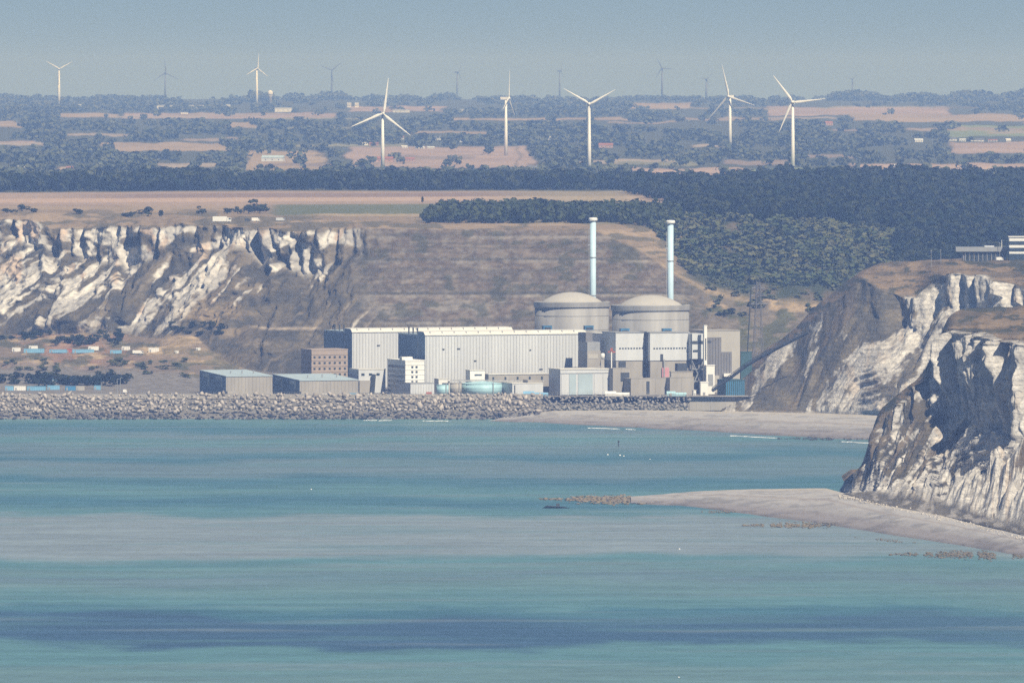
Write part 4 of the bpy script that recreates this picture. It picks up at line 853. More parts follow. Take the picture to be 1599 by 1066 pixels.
# ---- containers, vans, tanks lying behind the breakwater and on the terrace
def box_unit(name, label, xa, xb, ytop, Y, z, m, cat, group, kind='container'):
    X0 = PX(xa, Y); L = PX(xb, Y) - X0; h = max(1.6, ZZ(ytop, Y) - z); W = min(max(L * .4, 2.5), 6)
    t = thing(name, label, cat, (X0, Y, z), R(rnd.uniform(-4, 6)), group)
    if kind == 'vehicle':
        MB().box(0, L * .76, 0, 2.5, .8, h).build('cargo_box', m, t); MB().prism([(0, .7), (0, h * .8), (2.4, h * .8), (2.4, .7)], L * .78, L).build('cab', m, t)
        me = MB().lathe([(.5, -.15), (.5, .15)], 12).mesh('wheel', M_dk)
        for wx in (.15, .6, .88):
            w = link('wheel', me, t, (L * wx, .1, .5)); w.rotation_euler = (R(90), 0, 0)
        MB().box(L * .86, L * .985, -.03, 2.53, h * .48, h * .74).build('window', M_glass, t)
    else:
        MB().box(0, L, 0, W, .15, h).build('body', m, t); MB().box(-.1, L + .1, -.1, W + .1, h + .01, h + .18).build('roof', M_white if m is M_white else m, t); MB().box(0, L, .2, W - .2, 0, .14).build('base', M_dk, t)
        n = max(3, int(L / 1.5)); rb = MB()
        for i in range(n): rb.box((i + .35) * L / n, (i + .6) * L / n, -.1, .02, .3, h - .2)
        rb.build('corrugation', m, t); MB().box(L * .1, L * .1 + 1.0, -.14, -.02, .2, min(2.2, h * .8)).build('door', M_grey, t)
    return t
gl = 'site cabins on the upper terrace'; gr_ = 'cabins behind the breakwater'
def gz(x, Y): return ground(x, Y)
def Yat(x, r, lo, hi):
    j = int(np.searchsorted(xs, x)); k = (Yd[:, j] > lo) & (Yd[:, j] < hi); rr = row[k, j]; yk = Yd[k, j]; o = np.argsort(rr); return float(np.interp(r, rr[o], yk[o]))
for i, (a, b_, yt, yb, m, kind, lab) in enumerate((
    (19, 32, 543, 549, M_white, 'c', 'small white site cabin, first of the row below the chalk cliff'), (37, 69, 545, 551, M_lblue, 'c', 'long light blue cabin in the terrace row'), (45, 59, 540, 545, M_white, 'c', 'white cabin standing behind the long blue cabins'),
    (77, 104, 546, 551, M_lblue, 'c', 'blue cabin next to the small red container'), (104, 112, 545, 551, M_red, 'c', 'small red container in the terrace row of cabins'), (113, 147, 546, 551, M_lblue, 'c', 'longest blue cabin, beside the red container'),
    (138, 154, 541, 547, M_white, 'c', 'white cabin rising behind the longest blue cabin'), (172, 190, 547, 552, M_lblue, 'c', 'last blue cabin of the terrace row'), (190, 203, 541, 547, M_white, 'c', 'grey-white cabin by the dark shrubs above the row'),
    (207, 224, 547, 553, M_white, 'v', 'white truck parked just beyond the blue cabins'), (232, 248, 543, 550, M_white, 'c', 'large white cabin with dark end at the head of the ramp'), (273, 279, 548, 552, M_white, 'c', 'tiny white hut beside the ramp road'),
    (306, 313, 543, 547, M_white, 'c', 'tiny white hut on the tan mound slope'))):
    Y = Yat(a, yb, 6380, 6980); box_unit('site_truck' if kind == 'v' else 'site_cabin', lab, a, b_, yt, Y, gz(a, Y) - .1, m, 'truck' if kind == 'v' else 'cabin', gl, 'vehicle' if kind == 'v' else 'container')
for i, (a, b_, yt, yb, m, kind, lab) in enumerate((
    (8, 21, 603, 609, M_lblue, 'c', 'pale blue cabin behind the breakwater beside a white one'), (22, 40, 603, 609, M_white, 'c', 'white cabin behind the breakwater between two blue ones'), (42, 71, 603.5, 609, M_lblue, 'c', 'long light blue cabin behind the breakwater'),
    (74, 93, 602, 608, M_lblue, 'c', 'light blue cabin next to the dark blue cabin by the shrubs'), (80, 96, 597.5, 603, M_blue, 'c', 'dark blue container among the shrubs behind the breakwater'), (102, 118, 603, 609, M_blue, 'c', 'bright blue cabin beside a beige one'),
    (119, 132, 603, 609, M_tanc, 'c', 'beige cabin beside the bright blue cabin'), (147, 157, 602, 608, M_lblue, 'c', 'small light blue cabin standing apart near the lamp posts'), (192, 199, 608, 613, M_white, 'v', 'white van parked alone on the yard behind the breakwater'))):
    Y = YZ(yb + .5, 14); box_unit('site_van' if kind == 'v' else 'yard_cabin', lab, a, b_, yt, Y, gz(a, Y) - .1, m, 'van' if kind == 'v' else 'cabin', gr_, 'vehicle' if kind == 'v' else 'container')
for a, b_, yt, m, nm, lab, cat in ((319, 327, 615, M_tanc, 'yellow_cabin', 'small cream cabin in front of the first pump house', 'cabin'), (503, 515, 614.5, M_white, 'parked_van', 'white van in front of the second pump house', 'van'), (528, 544, 614, M_white, 'parked_truck', 'white box truck beside the blue container at the pump house', 'truck'),
    (545, 557, 614, M_lblue, 'blue_container', 'light blue container beside the white box truck', 'container'), (574, 581, 614.5, M_white, 'parked_van', 'white van near the leaning dark flue', 'van')):
    box_unit(nm, lab, a, b_, yt, 6057, 14, m, cat, None, 'vehicle' if cat in ('van', 'truck') else 'container')
# long tarpaulin-covered tanks by the sea wall
for a, b_, m, lab in ((817, 856, M_lblue, 'row of light blue skips at the foot of the pale store'), (1041, 1072, M_tank, 'turquoise boat-like cover lying at the foot of the tan concrete'), (945, 983, M_white, 'long white covered pipe lying above the grey boulders')):
    Y = 6066; X0 = PX(a, Y); L = PX(b_, Y) - X0; t = thing('covered_pipe' if m is M_white else 'skip_row' if m is M_lblue else 'boat_cover', lab, 'cover', (X0, Y, GZ - .2)); n = 4
    MB().prism([(0, 0), (-.3, 1.8), (1, 3.2), (2.5, 3.4), (3.6, 1.8), (3.4, 0)], 0, L * .45).build('cover', m, t); MB().prism([(0.2, 0), (0, 1.4), (1, 2.4), (2.5, 2.5), (3.4, 1.4), (3.2, 0)], L * .46, L).build('low_cover', m, t)
# lamp posts
for x, yt, lab in ((158, 597, 'grey lamp post beside the small light blue cabin'), (183, 592, 'tall lamp post next to its shorter neighbour behind the breakwater'), (188, 590, 'tallest lamp post behind the breakwater by the white van')):
    Y = 6064; t = thing('lamp_post', lab, 'lamp post', (PX(x, Y), Y, 13.8), 0, 'lamp posts on the yard'); h = ZZ(yt, Y) - 13.8
    MB().lathe([(.28, 0), (.16, h)], 8).build('post', M_grey, t); MB().box(-.2, 1.6, -.2, .2, h + .01, h + .25).build('lamp_head', M_grey, t)

# ---- lattice pylon, mast and the service track up the headland
def lattice(t, h, w0, w1, n, m, arms=()):
    legs = [[], [], [], []]
    for i in range(n + 1):
        z = h * i / n; w = (w0 + (w1 - w0) * (i / n) ** .8) / 2
        for k, (a, b_) in enumerate(((-1, -1), (1, -1), (1, 1), (-1, 1))): legs[k].append((a * w, b_ * w, z))
    for k in range(4):
        mb = MB()
        for i in range(n): mb.bar(legs[k][i], legs[k][i + 1], .32)
        mb.build('leg', m, t)
    br = MB()
    for i in range(n):
        for k in range(4): br.bar(legs[k][i], legs[(k + 1) % 4][i + 1], .13); br.bar(legs[(k + 1) % 4][i], legs[k][i + 1], .13); br.bar(legs[k][i], legs[(k + 1) % 4][i], .12)
    stuff(br.build('bracing', m, t))
    for z, l in arms:
        mb = MB(); mb.bar((-l, 0, z), (l, 0, z), .5); mb.bar((-l, 0, z), (0, 0, z + 2.2), .35); mb.bar((l, 0, z), (0, 0, z + 2.2), .35); mb.build('cross_arm', m, t)
Y = 6300; t = thing('lattice_pylon', 'grey lattice electricity pylon in front of the wooded valley', 'pylon', (PX(1184, Y), Y, GZ), R(12)); lattice(t, ZZ(440, Y) - GZ, 9.5, 2.2, 12, M_step, ((ZZ(450, Y) - GZ, 5), (ZZ(462, Y) - GZ, 6.5), (ZZ(475, Y) - GZ, 7)))
Y = 6235; t = thing('guyed_mast', 'thin dark leaning mast beside the lattice pylon', 'mast', (PX(1164, Y), Y, GZ), 0); hm = ZZ(452, Y) - GZ
MB().bar((0, 0, 0), (4.0, 0, hm), .55).build('pole', M_dk, t); MB().bar((2.6, 0, hm * .98), (5.4, 0, hm * .98), .4).build('cross_arm', M_dk, t)
pts = [(1112, 610), (1140, 590), (1165, 571), (1190, 556), (1215, 543), (1240, 530), (1262, 519)]
YY = np.linspace(6066, 6040, len(pts)); V = [(PX(x, Y), Y, ZZ(y, Y)) for (x, y), Y in zip(pts, YY)]
t = thing('conveyor_gallery', 'dark covered gallery climbing from the plant up the headland flank', 'conveyor', V[0])
for i in range(len(V) - 1):
    a = Vector(V[i]) - Vector(V[0]); b_ = Vector(V[i + 1]) - Vector(V[0]); MB().bar(a, b_, 1.6).build('gallery_section', M_dk, t); MB().bar(a + Vector((0, -1.5, 2.2)), b_ + Vector((0, -1.5, 2.2)), .35).build('handrail', M_dk, t); MB().bar(a + Vector((0, -1.5, 0)), a + Vector((0, -1.5, 2.2)), .3).build('rail_post', M_dk, t)

# ---- signal station and white tower on the headland top
Y = 6104
def htop(x, Y):
    xx = np.concatenate([np.arange(1128, 1600, 1.5), np.arange(1600, 2001, 8)]); j = int(np.searchsorted(xx, x)); o = np.argsort(midY[:, j]); return float(np.interp(Y, midY[o, j], midZ[o, j]))
zt = htop(1530, Y) - .5
t = thing('clifftop_station', 'long low grey flat-roofed station on the headland top', 'building', (PX(1504, Y), Y, zt)); L = PX(1572, Y) - PX(1504, Y); h = ZZ(385, Y) - zt
MB().box(0, L, 4, 14, 0, h - 3.6).build('wall', M_step, t); MB().box(-5, L + 4, 2, 15, h - 3.55, h - .4).build('roof', M_grey, t); MB().box(L * .5, L * .72, 5, 13, h - .38, h + .5).build('roof_plant', M_clad, t)
for k in range(9): MB().box(L * (.05 + .1 * k), L * (.05 + .1 * k) + .3, 3.2, 3.7, 0, h - 3.6).build('pillar', M_grey, t)
for k in range(8): MB().box(L * (.075 + .1 * k), L * (.13 + .1 * k), 3.8, 4.05, .8, h - 4.4).build('window', M_glass, t)
MB().lathe([(.25, h - .4), (.15, h + 4.5)], 8, L * .9, 8).build('antenna', M_white, t)
t = thing('white_tower_block', 'white clifftop block with dark window bands at the end of the grey station', 'building', (PX(1576, Y - 8), Y - 8, zt)); L = PX(1640, Y) - PX(1576, Y); h = ZZ(370, Y) - zt
MB().box(0, L, 0, 14, 0, h).build('wall', M_white, t)
for k, (a, b_) in enumerate(((.70, .84), (.44, .58), (.06, .34))): MB().box(-.2, L + .2, -.25, 14.2, h * a, h * b_).build('window_band', M_glass, t)
MB().box(-.5, L + .5, -.6, 14.5, h + .01, h + .5).build('roof', M_white, t)
for x, yt, lab in ((1454, 391, 'thin pole at the headland brow farthest from the station'), (1469, 390, 'thin lamp post between the brow pole and the station'), (1561, 379, 'thin flagpole beside the white clifftop block')):
    z = htop(x, Y); t = thing('thin_pole', lab, 'pole', (PX(x, Y), Y, z - .4), 0, 'poles on the headland'); MB().lathe([(.22, 0), (.12, ZZ(yt, Y) - z)], 8).build('post', M_grey, t); MB().box(-.5, .5, -.15, .15, ZZ(yt, Y) - z, ZZ(yt, Y) - z + .4).build('lamp', M_grey, t)
z = htop(1562, 6088); box_unit('parked_van', 'white van parked in front of the clifftop station', 1556, 1567, EYE + (CAM_H - z - 2.9) * F / 6088, 6088, z, M_white, 'van', None, 'vehicle')
# white vehicles on the cliff edge of the field
for a, b_, yt, yb, m, lab, nm, cat in ((332, 361, 338, 347, M_white, 'long white trailer on the cliff edge above the gully', 'white_trailer', 'trailer'), (393, 406, 340, 346, M_white, 'white car parked behind the trailer on the cliff-top track', 'parked_car', 'car'), (382, 390, 341, 346, M_dk, 'dark car parked between the trailer and a white car', 'parked_car', 'car'), (431, 445, 340, 345, M_clad, 'grey van parked farther along the cliff-top track', 'parked_van', 'van')):
    Y = Yat(a, yb, 6700, 7400); box_unit(nm, lab, a, b_, yt, Y, gz(a, Y) - .2, m, cat, None, 'vehicle')

# ================================================================== WIND TURBINES
M_turbw = mat('wind_turbine_white', (0.80, 0.79, 0.76), .5, .03, .1); M_turbg = mat('wind_turbine_grey', (0.13, 0.14, 0.15), .5, .03, .1)
def blade_mesh(Lb, M_turb):
    mb = MB(); pr = [(0, .9, .9), (.06, 1.0, .9), (.16, 1.9, .7), (.3, 1.6, .5), (.55, 1.1, .35), (.8, .7, .22), (.96, .35, .12), (1, .1, .06)]; n = 8; V = []
    for t_, c, th in pr:
        for k in range(n):
            a = 2 * math.pi * k / n; V.append((c * Lb / 44 * (math.cos(a) + .35), th * Lb / 44 * math.sin(a), t_ * Lb))
    fc = [(i * n + k, i * n + (k + 1) % n, (i + 1) * n + (k + 1) % n, (i + 1) * n + k) for i in range(len(pr) - 1) for k in range(n)]
    return mb.add(V, fc + [tuple(range(n - 1, -1, -1)), tuple(range((len(pr) - 1) * n, len(pr) * n))]).mesh('blade', M_turb, True)
def turbine(label, xc, yhub, Y, blade_px, rot, yaw, group, thick=1.0):
    M_turb = M_turbg if label.startswith(('faint', 'smallest', 'skyline turbine over')) else M_turbw
    zh = ZZ(yhub, Y); zg = ground(xc, Y) - 1.5; hub = zh - zg; Lb = blade_px * Y / F
    t = thing('wind_turbine', label, 'wind turbine', (PX(xc, Y), Y, zg), R(yaw), group)
    MB().lathe([(2.35 * thick, 0), (2.0 * thick, hub * .4), (1.3 * thick, hub - 1.6)], 20).build('tower', M_turb, t, True)
    nb = MB(); nb.box(-1.9, 1.9, -3.0, 7.5, hub - 1.55, hub + 2.1); nb.build('nacelle', M_turb, t)
    hb = MB().lathe([(.1, -2.4), (1.0, -2.0), (1.6, -.9), (1.6, 1.2)], 16).build('hub', M_turb, t, True); hb.location = (0, -4.3, hub + .3); hb.rotation_euler = (R(-90), 0, 0)
    hb.rotation_euler = (R(-90), 0, 0)
    me = blade_mesh(Lb, M_turb)
    for k in range(3):
        b = link('blade', me, t, (0, -4.4, hub + .3)); b.rotation_euler = (0, R(rot + 120 * k), 0)
gN = 'large white wind turbines on the plain'; gF = 'faint wind turbines on the skyline'
turbine('white wind turbine with one blade almost upright, by the pink field', 597.5, 178, 10900, 56, 8, 12, gN, 1.1)
turbine('white wind turbine seen edge-on with its blades nearly vertical', 790, 154, 12250, 46, 6, 76, gN, 1.15)
turbine('white wind turbine with two blades raised in a wide V', 920, 163, 10250, 47, 61, 0, gN, 1.1)
turbine('white wind turbine with one blade level, standing in the dark woods', 1140, 151, 12800, 51, -14, -34, gN, 1.2)
turbine('white wind turbine above the dense wood with blades at three slants', 1238, 160, 10500, 52, -36, -8, gN, 1.1)
turbine('skyline turbine with two blades raised in a V, tower bright', 92, 108, 20500, 24, 61, 5, gF, 1.6)
turbine('faint skyline turbine above the long pale sheds', 258, 114, 24500, 24, -4, 15, gF, 1.3)
turbine('bright skyline turbine rising beside the tallest dark trees and water tower', 401, 107, 20500, 24, 4, 35, gF, 1.5)
turbine('faint skyline turbine over the bushy clump beyond the water tower', 518, 110, 24500, 21, 52, -6, gF, 1.2)
turbine('faint slender skyline turbine seen nearly edge-on above a wood', 714, 113, 24500, 18, 30, 55, gF, 1.3)
turbine('faint skyline turbine behind the V-bladed near turbine', 874, 111, 24700, 17, 20, 60, gF, 1.2)
turbine('skyline turbine over the tan hill field', 1034, 107, 23500, 20, -27, -12, gF, 1.4)
turbine('faint stubby skyline turbine next to the woods turbine', 1103, 124, 24700, 14, 40, 20, gF, 1.4)
turbine('smallest skyline turbine peeping over the tree-topped ridge', 1331, 124, 24700, 11, 48, 0, gF, 1.1)

# ================================================================== TREES AND SHRUBS
def leaf_mat(name, a, b):
    m = bpy.data.materials.new(name); m.use_nodes = True; nt = m.node_tree; N = nt.nodes; Lk = nt.links; bs = N['Principled BSDF']; bs.inputs['Roughness'].default_value = .9; bs.inputs['Specular IOR Level'].default_value = .1
    g = N.new('ShaderNodeNewGeometry'); nz = N.new('ShaderNodeTexNoise'); nz.inputs['Scale'].default_value = .055; nz.inputs['Detail'].default_value = 3; Lk.new(g.outputs['Position'], nz.inputs['Vector'])
    mr = N.new('ShaderNodeMapRange'); mr.inputs[1].default_value = .4; mr.inputs[2].default_value = .62; Lk.new(nz.outputs[0], mr.inputs[0])
    mx = N.new('ShaderNodeMix'); mx.data_type = 'RGBA'; mx.inputs[6].default_value = a + (1,); mx.inputs[7].default_value = b + (1,); Lk.new(mr.outputs[0], mx.inputs[0]); Lk.new(mx.outputs[2], bs.inputs['Base Color']); return m
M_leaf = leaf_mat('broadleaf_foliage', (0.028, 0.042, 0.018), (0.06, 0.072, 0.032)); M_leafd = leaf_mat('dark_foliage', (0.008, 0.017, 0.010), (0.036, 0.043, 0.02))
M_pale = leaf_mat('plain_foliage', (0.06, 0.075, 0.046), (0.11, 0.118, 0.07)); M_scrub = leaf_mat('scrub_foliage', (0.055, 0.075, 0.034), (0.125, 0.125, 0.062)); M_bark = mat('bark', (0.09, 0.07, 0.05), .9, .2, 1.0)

def clump_tree(r, nleaf, leaf, lobes=7):
    """unit tree crown: leaf clumps spread on several lobes; height 1, radius about .45. returns (nleaf*4,3)"""
    c = np.stack([r.normal(0, .17, lobes), r.normal(0, .17, lobes), r.uniform(.22, .78, lobes)], -1); rad = r.uniform(.16, .28, lobes)
    k = r.integers(0, lobes, nleaf); d = r.normal(size=(nleaf, 3)); d[:, 2] += .25; d /= np.linalg.norm(d, axis=1)[:, None]
    p = c[k] + d * rad[k][:, None] * r.uniform(.65, 1.05, (nleaf, 1)); p[:, 2] = np.clip(p[:, 2], .08, 1.0)
    nrm = d + r.normal(0, .2, (nleaf, 3)); nrm /= np.linalg.norm(nrm, axis=1)[:, None]
    u = np.cross(nrm, r.normal(size=(nleaf, 3))); u /= np.linalg.norm(u, axis=1)[:, None]; v = np.cross(nrm, u); s = leaf * r.uniform(.7, 1.3, (nleaf, 1))
    return np.stack([p + u * s + nrm * s * .2, p + v * s, p - u * s + nrm * s * .15, p - v * s * .9], 1).reshape(-1, 3)
TREES = {lod: [clump_tree(np.random.default_rng(900 + i + lod), lod, sz) for i in range(10)] for lod, sz in ((260, .075), (90, .115), (44, .165))}
def wood_mesh(name, pts, hs, lod, m, wide=1.0):
    V = []
    for i, (p, h) in enumerate(zip(pts, hs)):
        t = TREES[lod][rnd.randrange(10)]; a = rnd.uniform(0, 6.28); c, s = math.cos(a), math.sin(a); w = h * wide * rnd.uniform(.85, 1.25)
        V.append(np.stack([(t[:, 0] * c - t[:, 1] * s) * w + p[0], (t[:, 0] * s + t[:, 1] * c) * w + p[1], t[:, 2] * h + p[2]], -1))
    V = np.concatenate(V); Q = np.arange(len(V)).reshape(-1, 4)
    return stuff(link(name, fast_mesh(name, V, Q, m, smooth=False)))
def wood(name, n, xr, Yr, hr, lod, m, keep=None, wide=1.0):
    pts = []; hs = []
    for _ in range(n * 4):
        if len(pts) >= n: break
        x = rnd.uniform(*xr); Y = rnd.uniform(*Yr)
        if keep and not keep(x, Y): continue
        z = ground(x, Y); pts.append((PX(x, Y), Y, z - .6)); hs.append(rnd.uniform(*hr))
    return wood_mesh(name, pts, hs, lod, m, wide)
# big wood on the hill to the right of the fields
wood('hill_wood', 2300, (985, 1700), (7080, 8500), (11, 22), 90, M_leafd, lambda x, Y: Y > 7080 + max(0, 1100 - x) * 11 - max(0, x - 1330) * .2 and x > 988 + 14 * math.sin(Y / 90))
wood('cliff_edge_wood', 420, (664, 1060), (6800, 7150), (11, 17), 90, M_leaf, lambda x, Y: Y > 6800 + (x > 930) * (x - 930) * 1.2 and not (x < 700 and Y > 7000))
wood('cliff_edge_wood', 300, (1040, 1420), (7100, 7330), (11, 17), 90, M_leafd, None)
# valley scrub
wood('valley_scrub', 1500, (1005, 1460), (6640, 7100), (1.6, 9.0), 44, M_scrub, lambda x, Y: Y > 6640 + max(0, 1076 - x) * 4.5 and fbm(x / 30, Y / 60, 801, 2) > .38, 1.5)
wood('valley_scrub', 420, (1250, 1430), (6800, 7200), (4, 9), 44, M_scrub, None, 1.4)
wood('valley_wood', 520, (1400, 1660), (6800, 7200), (8, 15), 90, M_leafd, None, 1.2)
wood('valley_scrub', 70, (1100, 1290), (6520, 6640), (2, 5), 44, M_scrub, lambda x, Y: fbm(x / 20, Y / 30, 807, 2) > .5, 1.7)
# belt at the end of the fields
wood('field_belt_wood', 560, (-150, 1000), (8540, 8760), (15, 22), 90, M_leafd, lambda x, Y: True)
wood('field_belt_wood', 60, (215, 320), (8530, 8620), (20, 25), 90, M_leafd, None)
# the wooded plain beyond, trees kept off the fields
def plain():
    n = 9500; r = np.random.default_rng(5); X = r.uniform(-160, 1760, n); RW = 156 + 140 * r.random(n) ** 1.15; Hh = r.uniform(9, 17, n); out = {}
    Y = np.array([depth_for_row(a, b, 8800, 24600) for a, b in zip(X, RW)]); hp = Hh * F / Y
    occ = np.max([field_at(X, RW - hp * k)[0] for k in (0, .35, .7)], axis=0); gap = vnoise(X / 60, RW / 9, 811) < .30; u = r.random(n)
    for a, y_, h, o_, g_, u_ in zip(X, Y, Hh, occ, gap, u):
        if (o_ > .4 and u_ > .035) or g_: continue
        out.setdefault('plain' if y_ < 13500 else 'far', []).append(((PX(a, y_), y_, ground(a, y_) - .6), h))
    return out
pl = plain()
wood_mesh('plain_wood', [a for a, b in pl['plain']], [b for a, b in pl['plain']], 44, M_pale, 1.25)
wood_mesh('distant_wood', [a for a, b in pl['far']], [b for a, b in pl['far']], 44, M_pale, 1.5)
# skyline clumps
def skyline(lst):
    pts = []; hs = []
    for x0, x1, Y, h0, h1, n in lst:
        for k in range(n):
            x = rnd.uniform(x0, x1); Yk = Y + rnd.uniform(-150, 150); e = math.sin(math.pi * min(max((x - x0) / (x1 - x0), .08), .92)) ** .4
            pts.append((PX(x, Yk), Yk, ground(x, Yk) - 1)); hs.append(rnd.uniform(h0, h1) * e)
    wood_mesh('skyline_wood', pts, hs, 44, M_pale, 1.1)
skyline([(-60, 110, 23500, 14, 22, 60), (120, 230, 23500, 12, 20, 40), (385, 428, 21500, 26, 34, 18), (440, 480, 23500, 16, 24, 16), (485, 545, 23500, 18, 30, 24), (560, 600, 23500, 14, 20, 14), (610, 660, 23500, 14, 22, 16), (670, 720, 23500, 18, 26, 20), (730, 860, 23500, 10, 16, 40), (940, 1110, 23500, 12, 18, 60),
         (1285, 1385, 22500, 26, 34, 44), (1385, 1480, 22500, 20, 28, 40), (1470, 1560, 22500, 24, 34, 40), (1550, 1720, 22500, 28, 40, 60), (1200, 1300, 23500, 8, 12, 30)])

# individual trees and shrubs that can be told apart
def leafy(name, label, cat, x, Y, h, w, m, group=None, trunk=True, lod=260):
    z = ground(x, Y); t = thing(name, label, cat, (PX(x, Y), Y, z - .2), rnd.uniform(0, 6.28), group)
    v = TREES[lod][rnd.randrange(10)] * np.array((w, w, h)); Q = np.arange(len(v)).reshape(-1, 4)
    link('crown' if trunk else 'foliage', fast_mesh('crown', v, Q, m, smooth=False), t)
    if trunk: MB().lathe([(.35, 0), (.25, h * .35), (.12, h * .6)], 8).build('trunk', M_bark, t)
    else: MB().lathe([(.2, 0), (.1, h * .5)], 6).build('stem', M_bark, t)
for x, yb, hp, wp, lab in ((405, 333, 21, 36, 'broad dark tree clump at the corner of the green field'), (388, 334, 13, 22, 'lower tree beside the broad clump at the green field'), (371, 334, 12, 16, 'small pointed tree before the broad clump on the cliff top'), (355, 334, 9, 20, 'low hedge tree near the white trailer'),
        (316, 334, 12, 18, 'single round tree on the cliff top near the trailer'), (232, 338, 15, 24, 'largest round bush tree on the cliff top above the blue scarp'), (252, 338, 9, 12, 'small bush tree next to the largest cliff-top bush'), (200, 340, 9, 22, 'low bush above the middle of the chalk scarp'), (33, 330, 11, 20, 'dark rounded tree above the first chalk scarp'), (12, 332, 7, 24, 'low dark bush by the rounded tree above the scarp'), (52, 332, 6, 18, 'flat dark bush on the bare brow'), (120, 334, 8, 20, 'dark bush over the tan hollow'), (660, 316, 8, 6, 'lone small tree standing out in the pale field')):
    Y = Yat(x, yb, 6750, 8400); k = Y / F; leafy('cliff_top_tree', lab, 'tree', x, Y, hp * k * 1.15, wp * k * 1.15, M_leafd, 'trees along the cliff top')
def shrubs(label, group, lst, lo, hi, m):
    for x, yb, hp, wp in lst:
        Y = Yat(x, yb, lo, hi); k = Y / F; leafy('shrub', label, 'shrub', x, Y, hp * k * 1.3, wp * k * 1.3, m, group, False, 90)
shrubs('dark green shrub in the thicket below the chalk slope', 'shrubs below the chalk slope', [(rnd.uniform(85, 190), rnd.uniform(523, 541), rnd.uniform(6, 11), rnd.uniform(10, 18)) for _ in range(26)], 6500, 7000, M_leafd)
shrubs('dark shrub in the hedge row at the foot of the first chalk scar', 'hedge shrubs at the scar foot', [(rnd.uniform(0, 80), rnd.uniform(523, 531), rnd.uniform(5, 8), rnd.uniform(10, 18)) for _ in range(12)], 6600, 7000, M_leafd)
shrubs('bushy shrub in the green thicket behind the breakwater yard', 'thicket behind the yard', [(rnd.uniform(0, 205), rnd.uniform(592, 603), rnd.uniform(8, 14), rnd.uniform(14, 24)) for _ in range(44)], 6100, 6390, M_leafd)
shrubs('low shrub dotted over the tan terrace bank', 'shrubs on the terrace bank', [(rnd.uniform(0, 300), rnd.uniform(556, 590), rnd.uniform(3, 7), rnd.uniform(8, 18)) for _ in range(40)], 6150, 6600, M_scrub)
shrubs('dark shrub on the shady side of the tan mound', 'shrubs by the tan mound', [(rnd.uniform(262, 352), rnd.uniform(505, 526), rnd.uniform(4, 7), rnd.uniform(9, 15)) for _ in range(16)], 6450, 6800, M_leafd)

# ================================================================== DISTANT VILLAGES
M_rooft = mat('red_tile_roof', (0.30, 0.13, 0.09), .9, .12, .2); M_slate = mat('slate_roof', (0.14, 0.145, 0.16), .8, .1, .2); M_wallw = mat('white_house_wall', (0.72, 0.70, 0.66), .8, .06, .2); M_brick = mat('brick_house_wall', (0.42, 0.27, 0.21), .9, .1, .3)
def house(label, x, r_, wpx, hpx, wallm, roofm, group, name='house', flat=False, lo=8800):
    Y = depth_for_row(x, r_, lo, 24700); k = Y / F; L = wpx * k; h = hpx * k; D = min(max(L * .5, 7), 25)
    z = ground(x, Y); t = thing(name, label, 'house' if not flat else 'shed', (PX(x, Y), Y, z - .5), R(rnd.uniform(-15, 20)), group)
    hw = h * (.88 if flat else .6)
    MB().box(-L / 2, L / 2, 0, D, 0, hw).build('wall', wallm, t)
    MB().prism([(-.5, hw + .02), (D + .5, hw + .02), (D * .5, h)], -L / 2 - .3, L / 2 + .3).build('roof', roofm, t)
    for a in (-.3, 0, .3): MB().box(L * a - .6, L * a + .6, -.15, .1, hw * .4, hw * .65).build('window', M_glass, t)
gv = 'village houses below the woods'
